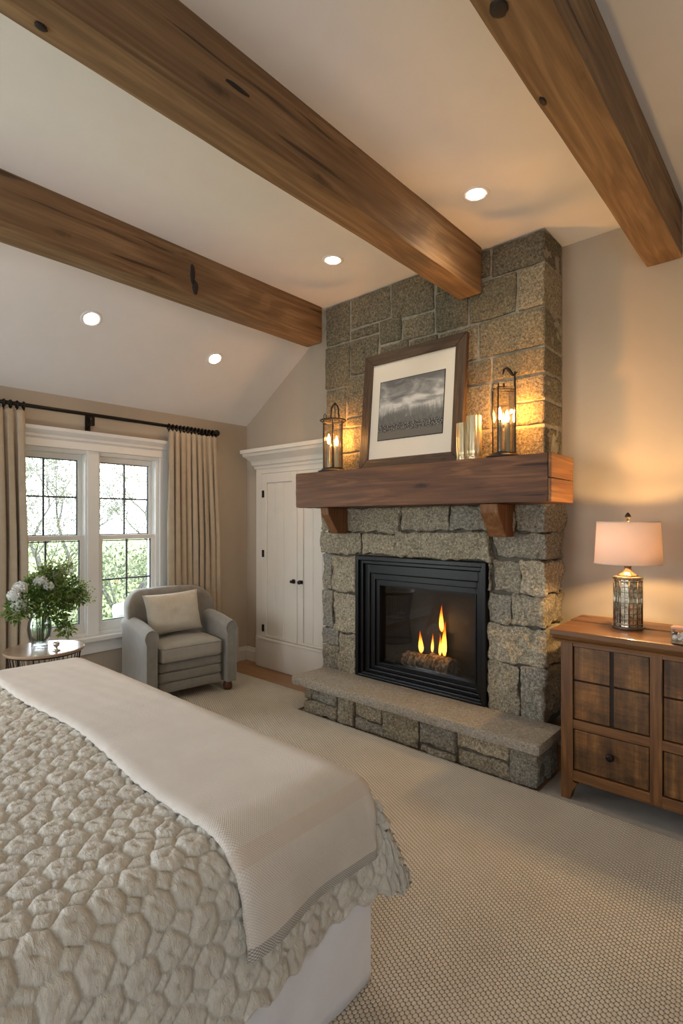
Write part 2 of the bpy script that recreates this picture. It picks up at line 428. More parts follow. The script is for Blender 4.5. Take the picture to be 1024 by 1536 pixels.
wall_with_holes('wall_rear', 'x', XW, XR, ZC, YR - .2, YR, [(-3.3, -1.5, .8, 2.2), (.2, 1.2, .9, 2.1)])

# plain windows out of view, added to bring in more daylight
def added_window(name, axis, lo, hi, z0, z1, p0, p1):
    bm = BM()
    def b(a, c, zl, zh):
        if axis == 'y': box(bm, p0, p1, a, c, zl, zh, .004)
        else: box(bm, a, c, p0, p1, zl, zh, .004)
    t = .05
    b(lo, hi, z0, z0 + t); b(lo, hi, z1 - t, z1); b(lo, lo + t, z0, z1); b(hi - t, hi, z0, z1)
    md = (lo + hi) / 2; b(md - .03, md + .03, z0, z1); b(lo, hi, (z0 + z1) / 2 - .02, (z0 + z1) / 2 + .02)
    struct(name, bm, MT['winwhite'])
added_window('added_window_2', 'y', -2.2, -.1, .5, 2.2, XW - .12, XW - .06)
added_window('added_window_3', 'y', -1.9, -.9, .9, 2.1, XR + .06, XR + .12)
added_window('added_window_4', 'x', -3.3, -1.5, .8, 2.2, YR - .12, YR - .06)
added_window('added_window_5', 'x', .2, 1.2, .9, 2.1, YR - .12, YR - .06)

def portal(loc, rot, sx, sy):
    l = bpy.data.lights.new('window_portal', 'AREA'); l.shape = 'RECTANGLE'; l.size = sx; l.size_y = sy
    l.cycles.is_portal = True
    o = bpy.data.objects.new('window_portal', l); C.objects.link(o); o.location = loc; o.rotation_euler = rot
portal((XW - .19, (WY0 + WY1) / 2, (WZ0 + WZ1) / 2), (0, -PI / 2, 0), WZ1 - WZ0, WY1 - WY0)
portal((XW - .19, -1.15, 1.35), (0, -PI / 2, 0), 1.7, 2.1)
portal((XR + .19, -1.4, 1.5), (0, PI / 2, 0), 1.2, 1.0)
portal((-2.4, YR - .19, 1.5), (PI / 2, 0, 0), 1.8, 1.4)
portal((.7, YR - .19, 1.5), (PI / 2, 0, 0), 1.0, 1.2)

# ------------------------------------------------------------------ visible window_1 (casing, two double-hung units)
win = bpy.data.objects.new('window_1', None); C.objects.link(win); win['kind'] = 'structure'; win.location = (XW, 1.87, WZ0)
WM[win] = Matrix.Translation(win.location)
bm = BM()
xf = XW + .025
box(bm, XW - .002, xf, WY1 - .004, 2.585, .50, 2.09, .003)               # casings
box(bm, XW - .002, xf, 1.155, WY0 + .004, .50, 2.09, .003)
box(bm, XW - .002, xf + .004, 1.14, 2.60, 2.03, 2.095, .003)
prism(bm, [(XW, 2.09), (xf + .005, 2.09), (xf + .018, 2.105), (xf + .02, 2.125), (xf + .05, 2.155), (xf + .055, 2.18), (XW, 2.18)], 1.12, 2.62, 'y')
obj('casing', bm, MT['winwhite'], win)
bm = BM()
box(bm, XW - .15, xf + .045, 1.13, 2.61, .462, .50, .006)
box(bm, XW - .002, xf, 1.155, 2.585, .36, .462, .004)
obj('window_sill', bm, MT['winwhite'], win)
bm = BM()
box(bm, XW - .15, XW - .006, 1.845, 1.965, WZ0, WZ1, .004)
box(bm, XW - .006, XW + .012, 1.858, 1.952, WZ0, WZ1, .004)
for a, c in ((WY0 - .001, WY0 + .03), (WY1 - .03, WY1 + .001)): box(bm, XW - .159, XW - .004, a, c, WZ0 + .029, WZ1 - .029, .002)
box(bm, XW - .16, XW - .003, WY0, WY1, WZ1 - .03, WZ1 + .001, .002); box(bm, XW - .16, XW - .003, WY0, WY1, WZ0 - .001, WZ0 + .03, .002)
obj('mullion', bm, MT['winwhite'], win)
ZM = 1.315
for (a, c) in ((WY0 + .03, 1.845), (1.965, WY1 - .03)):
    for up in (1, 0):
        x1 = XW - .075 if up else XW - .03; x0 = x1 - .04
        z0, z1 = (ZM - .02, WZ1 - .03) if up else (WZ0 + .03, ZM + .02)
        bm = BM(); t = .03; tb = .04 if up else .075
        box(bm, x0, x1, a, c, z1 - (.045 if up else .04), z1, .003); box(bm, x0, x1, a, c, z0, z0 + tb, .003)
        for q0, q1 in ((a, a + t), (c - t, c)): box(bm, x0 + .0004, x1 - .0004, q0 + .0003, q1 - .0003, z0 + tb - .002, z1 - (.043 if up else .038))
        sash = obj('sash', bm, MT['winwhite'], win)
        bm = BM(); my = (a + c) / 2; mz = (z0 + z1) / 2 + (.0 if up else .02)
        xm = x0 + .012
        box(bm, xm, xm + .012, my - .007, my + .007, z0 + tb, z1 - .04); box(bm, xm, xm + .011, a + t, c - t, mz - .007, mz + .007)
        for q in (a + t + .004, c - t - .004): box(bm, xm, xm + .014, q - .004, q + .004, z0 + tb, z1 - .04)
        for q in (z0 + tb + .004, z1 - .049): box(bm, xm, xm + .013, a + t, c - t, q - .004, q + .004)
        obj('muntins', bm, MT['muntin'], sash)
        bm = BM(); box(bm, xm + .004, xm + .008, a + t, c - t, z0 + tb, z1 - .04); obj('pane', bm, MT['glass'], sash)

# baseboards, corner post
def base_prof(o, d):  # o wall face, d outwards sign
    return [(o, 0), (o + d * .018, 0), (o + d * .018, .10), (o + d * .010, .118), (o + d * .008, .135), (o, .14)]
bm = BM(); prism(bm, base_prof(XW, 1), YR, YB - .001, 'y'); struct('baseboard_left', bm, MT['white'])
bm = BM(); prism(bm, base_prof(YB, -1), XW + .02, -4.21, 'x'); prism(bm, base_prof(YB, -1), -1.15, XR - .02, 'x'); struct('baseboard_back', bm, MT['white'])
bm = BM(); box(bm, XW, XW + .035, 3.31, 3.37, 0, .36, .004); struct('trim_1', bm, MT['white'])

# ------------------------------------------------------------------ rug
bm = BM()
prof = [(-3.9, -2.2), (1.9, -2.2), (1.9, 2.70), (-.80, 2.735), (-1.05, 2.735), (-2.95, 2.735), (-2.95, 3.11), (-4.2, 3.11), (-4.2, -2.2)]
pts = [(-4.2, -2.2), (1.9, -2.2), (1.9, 2.765), (-1.06, 2.796), (-2.96, 2.796), (-2.96, 3.11), (-4.2, 3.11)]
prism(bm, pts, .001, .014, 'z', bev=.004)
tag(obj('woven_rug', bm, MT['rug']), 'large beige basket-weave area rug covering the floor around bed and hearth', 'rug')
bm = BM(); box(bm, -1.10, 1.95, 2.767, 3.47, .001, .009, .002)
tag(obj('carpet_strip', bm, MT['carpet']), 'plain grey-brown flat carpet strip on the floor under the wooden dresser', 'carpet')

# ------------------------------------------------------------------ ceiling beams
def beam(x0, x1, y0, y1, z0, label, seed, notch=None):
    def fn(p, n):
        q = Vector((p.x * 2 + seed, p.y * .9, p.z * 2))
        return p + n * (noise.noise(q) * .006 + noise.noise(q * 5) * .0018)
    bm = BM(); rbox(bm, x0, x1, y0, y1, z0, ZC + .03, .008, .035, fn)
    o = thing('ceiling_beam', label, 'beam', ((x0 + x1) / 2, (y0 + y1) / 2, z0), 0, 'rough timber ceiling beams')
    obj('timber', bm, MT['beam'], o, auto=40)
    if notch:
        for (nx, ny, r1, r2, face) in notch:
            b2 = BM()
            if face == 'b': M = Matrix.Translation((nx, ny, z0 - .001)) @ Matrix.Diagonal((r1, r2, 1, 1))
            else: M = Matrix.Translation((x1 + .001, ny, nx)) @ Matrix.Rotation(PI / 2, 4, 'Y') @ Matrix.Diagonal((r1, r2, 1, 1))
            rnd = random.Random(int(seed * 10 + ny * 7))
            prof = [(0.2, -.006), (.75, -.006), (1., -.003), (.9, .004)]
            lathe(b2, prof, (0, 0, 0), 18, M=M)
            for v in b2.verts:
                v.co.y += rnd.uniform(-.1, .1) * r2; v.co.x += 0
            obj('knot', b2, MT['knot'], o, smooth=True)
    return o
MT['knot'] = plain('dark_knot', (.02, .012, .008), .7, noise_amt=.3)
beam(-3.215, -3.045, YR, 3.165, 2.925, 'long rough timber ceiling beam on the left, ending at the left edge of the stone chimney', 1.3, [(3.07, 1.94, .07, .018, 's'), (2.99, 1.96, .05, .022, 's')])
beam(-1.772, -1.612, YR, 3.165, 2.925, 'middle timber ceiling beam running into the centre of the stone chimney, lit warm at its end', 4.1, [(-1.72, .58, .012, .018, 'b'), (3.07, 1.22, .009, .06, 's')])
beam(-.735, -.555, YR, YB - .003, 2.93, 'right-hand timber ceiling beam ending at the plain wall beside the chimney', 7.7, [(-.68, 1.44, .026, .03, 'b'), (-.715, 1.86, .01, .024, 'b')])

# ------------------------------------------------------------------ fireplace
fp = thing('fireplace', 'tall grey-brown stone fireplace with timber mantel and raised hearth', 'fireplace', (-2.1, 3.2, 0))
def stones(name, rects, y0, y1, amp, r, gap, mat, step=.016, side=True, tints=None, rough_f=8.):
    bm = BM(); lay = bm.verts.layers.float.new('tint')
    for i, rc in enumerate(rects):
        x0, x1, z0, z1 = rc[:4]; tint = rc[4] if len(rc) > 4 else random.random() * .75
        out = rc[5] if len(rc) > 5 else random.uniform(-.006, .006) * (amp / .01)
        sd = Vector((i * 3.7, i * 1.3, 5.1))
        def fn(p, n, sd=sd):
            a = noise.fractal(p * rough_f + sd, .9, 2.2, 4) * amp
            e = (noise.noise(p * 5 + sd * 2) + .7 * (noise.cell(p * 13 + sd) - .5) * 0) * amp * .9
            c = (abs(noise.noise(p * 11 + sd)) + abs(noise.noise(p * 24 + sd)) * .5) * amp * 1.1
            return p + n * (a + e - c) + Vector((noise.noise(p * 9 + sd), 0, noise.noise(p * 9 - sd))) * amp * .5
        rbox(bm, x0 + gap, x1 - gap, y0 - out, y1, z0 + gap, z1 - gap, r, step, fn, col=tint, layer=lay, skip=((1, 1),))
    return obj(name, bm, mat, fp, smooth=True)

CL, CR = -3.035, -1.205
up = [
 (CL, -2.76, 2.885, 3.218), (-2.76, -2.36, 2.97, 3.218), (-2.36, -1.98, 2.93, 3.218), (-1.98, -1.56, 3.03, 3.218), (-1.56, CR, 3.015, 3.218),
 (-2.76, -2.47, 2.885, 2.97), (-2.47, -2.26, 2.78, 2.97, .1), (-2.26, -1.98, 2.76, 2.93), (-1.98, -1.72, 2.75, 3.03), (-1.72, -1.385, 2.75, 3.015, .3), (-1.385, CR, 2.75, 3.015, .95),
 (CL, -2.76, 2.535, 2.885), (-2.76, -2.47, 2.60, 2.885), (-2.47, -2.2, 2.50, 2.78), (-2.2, -1.95, 2.50, 2.76), (-1.95, -1.65, 2.51, 2.75), (-1.65, CR, 2.51, 2.75, .45),
 (CL, -2.80, 2.20, 2.535), (-2.80, -2.47, 2.28, 2.60), (-2.47, -2.1, 2.28, 2.50), (-2.1, -1.8, 2.28, 2.50), (-1.8, -1.56, 2.35, 2.51), (-1.56, CR, 2.35, 2.51),
 (CL, -2.62, 1.99, 2.20), (-2.80, -2.62, 2.20, 2.28), (-2.62, -2.2, 2.0, 2.28), (-2.2, -1.8, 2.0, 2.28), (-1.8, -1.56, 2.04, 2.35), (-1.56, CR, 2.19, 2.35, .6), (-1.56, CR, 2.035, 2.19, .5),
 (CL, -2.65, 1.80, 1.99), (-2.65, -2.2, 1.80, 2.0), (-2.2, -1.8, 1.80, 2.0), (-1.8, -1.5, 1.80, 2.04), (-1.5, CR, 1.80, 2.035, .3)]
bm = BM(); box(bm, CL + .012, CR - .012, 3.199, YB - .002, 1.80, 3.219); obj('mortar_core', bm, MT['mortar'], fp)
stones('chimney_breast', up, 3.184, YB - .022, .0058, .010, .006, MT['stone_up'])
LL, LR = -3.035, -1.185
FX0, FX1, FZ1 = -2.655, -1.565, 1.19
lo = [
 (LL, -2.77, 1.37, 1.56), (-2.77, -2.24, 1.36, 1.56), (LL, -2.60, 1.19, 1.37, .4, .012), (-2.60, -2.27, 1.19, 1.36), (-2.24, -1.84, 1.38, 1.56), (-1.84, -1.53, 1.385, 1.56, .15), (-2.27, -1.53, 1.19, 1.38, .62, .02),
 (-1.53, -1.38, 1.385, 1.56), (-1.38, LR, 1.385, 1.56, .3), (-1.53, LR, 1.215, 1.385, .25),
 (-1.53, -1.345, 1.005, 1.215, .35), (-1.345, LR, 1.005, 1.215, .97, .012), (-1.565, -1.53, 1.0, 1.19, .3),
 (-1.565, -1.405, .805, 1.0, .2), (-1.405, LR, .81, 1.005, .55), (-1.565, LR, .57, .81, .7),
 (-1.565, -1.35, .225, .57, .6), (-1.35, LR, .24, .57, .08, .01),
 (LL, -2.92, .89, 1.19, .1), (-2.92, FX0, .89, 1.19, .6), (LL, -2.91, .585, .89, .0), (-2.91, FX0, .57, .89, .65), (LL, -2.84, .44, .585, 0.), (-2.84, FX0, .225, .57, .5), (LL, -2.84, .225, .44, .2)]
bm = BM()
box(bm, LL + .045, FX0, 3.18, YB - .002, .2, 1.56); box(bm, FX1, LR - .045, 3.18, YB - .002, .2, 1.56); box(bm, FX0, FX1, 3.18, YB - .002, FZ1, 1.56)
obj('joint_core', bm, MT['mortar_dk'], fp)
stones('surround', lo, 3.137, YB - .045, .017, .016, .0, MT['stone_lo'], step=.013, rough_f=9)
# hearth
SX0, SX1, SY = -2.995, -1.085, 2.775
def slabfn(p, n):
    return p + n * (noise.fractal(p * 9, .9, 2.1, 3) * .0028)
bm = BM(); lay = bm.verts.layers.float.new('tint'); rbox(bm, SX0, SX1, SY, 3.14, .205, .265, .008, .018, slabfn, col=.5, layer=lay)
obj('hearth_slab', bm, MT['slab'], fp, auto=50)
hb = [(-2.90, -2.82, .10, .205), (-2.82, -2.56, .11, .205, .05), (-2.90, -2.56, 0, .11, .3), (-2.56, -2.40, .0, .205, .4), (-2.40, -2.16, .09, .205, .6), (-2.40, -2.14, 0, .09, .2), (-2.16, -1.86, 0, .205, .45),
      (-1.86, -1.60, .055, .205, .0), (-1.86, -1.60, 0, .055, .3), (-1.60, -1.27, .10, .205, .9), (-1.60, -1.27, 0, .10, .35), (-1.27, -1.105, .0, .205, .02)]
bm = BM(); box(bm, -2.88, -1.12, 2.835, 3.14, .002, .204); obj('hearth_core', bm, MT['mortar_dk'], fp)
stones('hearth_base', [(a, b_, c_ + .003, d, *r) for a, b_, c_, d, *r in hb], 2.81, 3.13, .011, .014, .001, MT['stone_lo'], step=.014, rough_f=9)
# mantel
MX0, MX1, MY0, MZ0, MZ1 = -3.03, -1.055, 2.85, 1.555, 1.822
def mfn(p, n):
    q = Vector((p.x * 1.3, p.y * 5, p.z * 5))
    return p + n * (noise.noise(q) * .006 + noise.noise(q * 4) * .0022)
bm = BM(); rbox(bm, MX0, MX1 - .012, MY0, 3.2, MZ0, MZ1, .01, .025, mfn); mant = obj('mantel', bm, MT['mantel'], fp, auto=40)
bm = BM()
box(bm, MX1 - .014, MX1 + .004, MY0 + .004, 3.2, MZ0 + .002, 1.683, .004); box(bm, MX1 - .014, MX1 + .004, MY0 + .006, 3.2, 1.688, MZ1 - .003, .004)
tag(obj('end_cap', bm, MT['mantel_end'], mant), 'orange two-board end grain cap')
for (a, c) in ((-2.825, -2.745), (-1.50, -1.385)):
    bm = BM(); prism(bm, [(2.915, MZ0 - .001), (2.925, 1.50), (3.035, 1.355), (3.16, 1.355), (3.16, MZ0 - .001)], a, c, 'x', bev=.005)
    obj('corbel', bm, MT['corbel'], fp)

# fireplace insert
ins = thing('fireplace_insert', 'black framed gas fireplace insert with dark glass front set in the stone surround', 'fireplace insert', (-2.11, 3.2, .262))
FZ0 = .264
def ring(bm, x0, x1, z0, z1, wl, wr, wt, wb, ya, yb, bev=.005):
    box(bm, x0, x0 + wl, ya, yb, z0, z1, bev); box(bm, x1 - wr, x1, ya, yb, z0, z1, bev)
    box(bm, x0 + wl * .9, x1 - wr * .9, ya, yb, z1 - wt, z1, bev); box(bm, x0 + wl * .9, x1 - wr * .9, ya, yb, z0, z0 + wb, bev)
bm = BM()
ring(bm, FX0, FX1, FZ0, FZ1 - .003, .03, .03, .035, .02, 3.125, 3.24, .006)
ring(bm, FX0 + .028, FX1 - .028, FZ0 + .012, FZ1 - .036, .030, .022, .03, .02, 3.15, 3.24, .006)
ring(bm, FX0 + .055, FX1 - .048, FZ0 + .028, FZ1 - .064, .05, .03, .075, .03, 3.175, 3.25, .008)
obj('surround_frame', bm, MT['black'], ins)
bm = BM()
GX0, GX1, GZ0, GZ1 = -2.475, -1.675, .375, .965
ring(bm, FX0 + .10, FX1 - .075, FZ0 + .055, FZ1 - .135, .045, .02, .05, .03, 3.19, 3.26, .007)
ring(bm, GX0 - .035, GX1 + .02, GZ0 - .03, GZ1 + .05, .036, .02, .05, .03, 3.205, 3.262, .005)
ring(bm, GX0 - .006, GX1 + .006, GZ0 - .006, GZ1 + .006, .01, .01, .01, .01, 3.198, 3.25, .003)
obj('door_frame', bm, MT['black'], ins)
bm = BM(); box(bm, GX0 - .002, GX1 + .002, 3.235, 3.239, GZ0 - .002, GZ1 + .002); obj('glass_front', bm, MT['fglass'], ins)
bm = BM(); FBY = 3.47
# open-fronted firebox (five panels)
box(bm, -2.62, -1.60, FBY, FBY + .02, .28, 1.12); box(bm, -2.64, -2.62, 3.262, FBY + .02, .28, 1.12); box(bm, -1.60, -1.58, 3.262, FBY + .02, .28, 1.12)
box(bm, -2.62, -1.60, 3.262, FBY, .28, .33); box(bm, -2.62, -1.60, 3.262, FBY, 1.10, 1.12)
obj('firebox', bm, MT['liner'], ins)

def local_thing(name, label, cat, loc, rot=(0, 0, 0), group=None):
    """thing whose parts are modelled in its own coordinates"""
    o = bpy.data.objects.new(name, None); C.objects.link(o); o.empty_display_size = .05
    o.location = loc; o.rotation_euler = rot; WM[o] = Matrix()
    return tag(o, label, cat, group)

# ------------------------------------------------------------------ fire: logs and flames
m, nt, b = new_mat('charred_bark'); v = coords(nt)
f = ntex(nt, coords(nt, (1, 1, .5)), 38, 6, .7, .6)
lk(nt, ramp(nt, f, [(.36, (.015, .010, .008)), (.48, (.16, .10, .055)), (.62, (.55, .43, .30))]), b.inputs['Base Color'])
setp(b, rough=.75); bump(nt, b, f, 1., .01); MT['bark'] = m
MT['char'] = plain('black_charcoal', (.012, .011, .011), .8, bmp=.6, bscale=60)
def log(name, label, p0, p1, r, seed, mat, group=None):
    p0, p1 = Vector(p0), Vector(p1); bm = BM(); N = 14; S = 20
    d = (p1 - p0); L = d.length; d.normalize(); q = Vector((0, 0, 1)).rotation_difference(d).to_matrix()
    rings = []
    ts = [0, 0, 0] + [i / N for i in range(N + 1)] + [1, 1, 1]
    rf = [.01, .5, .9] + [1] * (N + 1) + [.9, .5, .01]
    for t, k in zip(ts, rf):
        ring = []
        for j in range(S):
            a = 2 * PI * j / S; e = Vector((math.cos(a), math.sin(a), 0))
            rr = r * (1 + .22 * noise.noise(e * 1.6 + Vector((seed, 0, t * L * 9))) + .1 * noise.noise(e * 5 + Vector((seed, 3, t * L * 30)))) * k
            ring.append(bm.verts.new(p0 + q @ (e * rr + Vector((0, 0, t * L)))))
        rings.append(ring)
    for A, B in zip(rings, rings[1:]):
        for j in range(S): bm.faces.new((A[j], A[(j + 1) % S], B[(j + 1) % S], B[j]))
    return tag(obj(name, bm, mat, smooth=True), label, 'log', group)
log('fire_log', 'left bark-covered log lying in the fireplace', (-2.34, 3.37, .395), (-2.10, 3.33, .41), .062, 1, MT['bark'], 'fire logs')
log('fire_log', 'chunky right-hand log with rough bark in the fireplace', (-2.10, 3.335, .41), (-1.90, 3.31, .40), .078, 9, MT['bark'], 'fire logs')
log('fire_log', 'black charred upright stub standing behind the two fireplace logs', (-2.06, 3.42, .33), (-2.06, 3.42, .63), .038, 5, MT['char'], 'fire logs')
log('fire_log', 'dark low log at the back left of the fireplace', (-2.46, 3.42, .37), (-2.2, 3.43, .37), .05, 3, MT['char'], 'fire logs')
m, nt, b = new_mat('flame'); nt.nodes.remove(b)
t = nt.nodes.new('ShaderNodeTexCoord'); s = nt.nodes.new('ShaderNodeSeparateXYZ'); lk(nt, t.outputs['Generated'], s.inputs[0])
e = nt.nodes.new('ShaderNodeEmission')
lk(nt, ramp(nt, s.outputs[2], [(0, (1, .25, .02)), (.18, (1, .50, .08)), (.45, (1, .42, .05)), (.72, (1, .18, .01)), (1, (.8, .07, .0))]), e.inputs[0])
st = ramp(nt, s.outputs[2], [(0, (.5,) * 3), (.25, (1,) * 3), (.6, (.7,) * 3), (1, (.18,) * 3)])
lk(nt, mth(nt, 'MULTIPLY', st, 5.), e.inputs[1]); lk(nt, e.outputs[0], nt.nodes['Material Output'].inputs[0]); MT['flame'] = m
def flame(x, y, z, h, w0, seed, label):
    bm = BM(); prof = [(0, .0), (.06, .55), (.16, .9), (.3, 1.), (.45, .85), (.6, .6), (.75, .36), (.88, .18), (.97, .06), (1, .005)]
    rings = []
    for tt, k in prof:
        w = w0 * .82; cx = x + math.sin(tt * 4 + seed) * w * .35 * tt; cy = y + math.cos(tt * 3 + seed) * w * .2 * tt
        rings.append([bm.verts.new((cx + math.cos(a) * w * k * (1 + .2 * math.sin(3 * a + seed + tt * 5)), cy + math.sin(a) * w * k * .7, z + tt * h)) for a in [2 * PI * j / 14 for j in range(14)]])
    for A, B in zip(rings, rings[1:]):
        for j in range(14): bm.faces.new((A[j], A[(j + 1) % 14], B[(j + 1) % 14], B[j]))
    tag(obj('flame', bm, MT['flame'], smooth=True), label, 'flame', 'flames of the fire')
flame(-2.195, 3.345, .465, .17, .024, 1, 'small flame on the left log, lowest on its left')
flame(-2.062, 3.42, .628, .205, .022, 2.2, 'tallest flame rising from the charred stub')
flame(-2.112, 3.37, .475, .15, .013, 4.2, 'thin flame just left of the charred stub')
flame(-1.985, 3.33, .475, .26, .024, 3.1, 'broad flame on the right-hand log')
flame(-2.02, 3.325, .478, .16, .015, 5.1, 'small flame on the left end of the right-hand log')
def plight(name, loc, col, power, r=.02, kind='POINT', parent=None, **k):
    l = bpy.data.lights.new(name, kind); l.color = col; l.energy = power
    if kind in ('POINT', 'SPOT'): l.shadow_soft_size = r
    for a, c in k.items(): setattr(l, a, c)
    o = bpy.data.objects.new(name, l); C.objects.link(o); o.location = loc
    if parent is not None:
        o.parent = parent; o.location = WM[parent].inverted() @ Vector(loc)
    return o
plight('fire_glow', (-2.08, 3.27, .66), (1, .52, .18), 1.3, .03)

# ------------------------------------------------------------------ picture on the mantel
PW, PH = .86, .875
pic = local_thing('framed_picture', 'framed stormy landscape picture with white mat leaning on the chimney above the mantel', 'picture', (-2.125, 3.065, MZ1 + .001), (-math.radians(5.2), 0, 0))
bm = BM(); fw = .082
def mitre(bm, pts, y0, y1, bev=.006): prism(bm, pts, y0, y1, 'y', bev=bev)
h = PW / 2
mitre(bm, [(-h, PH), (h, PH), (h - fw, PH - fw), (-h + fw, PH - fw)], -.018, .018); mitre(bm, [(-h, 0), (h, 0), (h - fw, fw), (-h + fw, fw)], -.018, .018)
for f_ in bm.faces: f_.material_index = 0
n0 = len(bm.faces)
mitre(bm, [(-h, 0), (-h, PH), (-h + fw, PH - fw), (-h + fw, fw)], -.018, .018); mitre(bm, [(h, 0), (h, PH), (h - fw, PH - fw), (h - fw, fw)], -.018, .018)
bm.faces.ensure_lookup_table()
for f_ in bm.faces[n0:]: f_.material_index = 1
obj('frame', bm, [MT['frame_h'], MT['frame_v']], pic)
MT['mat'] = plain('mat_board', (.74, .68, .59), .9, noise_amt=.01)
bm = BM(); box(bm, -h + fw - .004, h - fw + .004, -.004, .004, fw - .004, PH - fw + .004); obj('mat_board', bm, MT['mat'], pic)
m, nt, b = new_mat('landscape_print')
t = nt.nodes.new('ShaderNodeTexCoord'); s = nt.nodes.new('ShaderNodeSeparateXYZ'); lk(nt, t.outputs['Generated'], s.inputs[0])
z = s.outputs[2]
mp = nt.nodes.new('ShaderNodeMapping'); lk(nt, t.outputs['Generated'], mp.inputs[0]); mp.inputs['Scale'].default_value = (2.2, 1, 4); mp.inputs['Rotation'].default_value = (0, .25, 0)
cld = ntex(nt, mp.outputs[0], 1.3, 6, .55, .5)
sky = ramp(nt, mth(nt, 'SUBTRACT', cld, mth(nt, 'MULTIPLY', mth(nt, 'SUBTRACT', z, .6), .38)), [(.3, (.12, .12, .125)), (.48, (.30, .30, .30)), (.62, (.62, .61, .59))])
mp2 = nt.nodes.new('ShaderNodeMapping'); lk(nt, t.outputs['Generated'], mp2.inputs[0]); mp2.inputs['Scale'].default_value = (30, 1, 5)
tr = ntex(nt, mp2.outputs[0], 1, 6, .7)
edge = mth(nt, 'SUBTRACT', mth(nt, 'ADD', z, mth(nt, 'MULTIPLY', mth(nt, 'SUBTRACT', tr, .5), -.55)), mth(nt, 'MULTIPLY', mth(nt, 'SUBTRACT', ntex(nt, t.outputs['Generated'], 3, 2), .5), .3))
c = mix(nt, ramp(nt, edge, [(.38, (1,) * 3), (.58, (0,) * 3)]), sky, mix(nt, tr, (.02, .022, .024), (.22, .22, .215)))
c = mix(nt, ramp(nt, mth(nt, 'ADD', z, mth(nt, 'MULTIPLY', ntex(nt, mp2.outputs[0], .7, 4), .1)), [(.28, (1,) * 3), (.33, (0,) * 3)]), c, mix(nt, ramp(nt, ntex(nt, t.outputs['Generated'], 55, 3, .7), [(.5, (0,) * 3), (.62, (1,) * 3)]), (.018, .02, .022), (.35, .35, .33)))
c = mix(nt, ramp(nt, mth(nt, 'ADD', z, mth(nt, 'MULTIPLY', ntex(nt, mp2.outputs[0], .5, 4), .06)), [(.14, (1,) * 3), (.18, (0,) * 3)]), c, (.13, .12, .105))
lk(nt, c, b.inputs['Base Color']); setp(b, rough=.6); MT['art'] = m
bm = BM(); box(bm, -.275, .275, -.0065, -.003, .215, .655); obj('print_border', bm, MT['char'], pic)
bm = BM(); box(bm, -.27, .27, -.008, -.0045, .22, .65); obj('landscape_print', bm, MT['art'], pic)

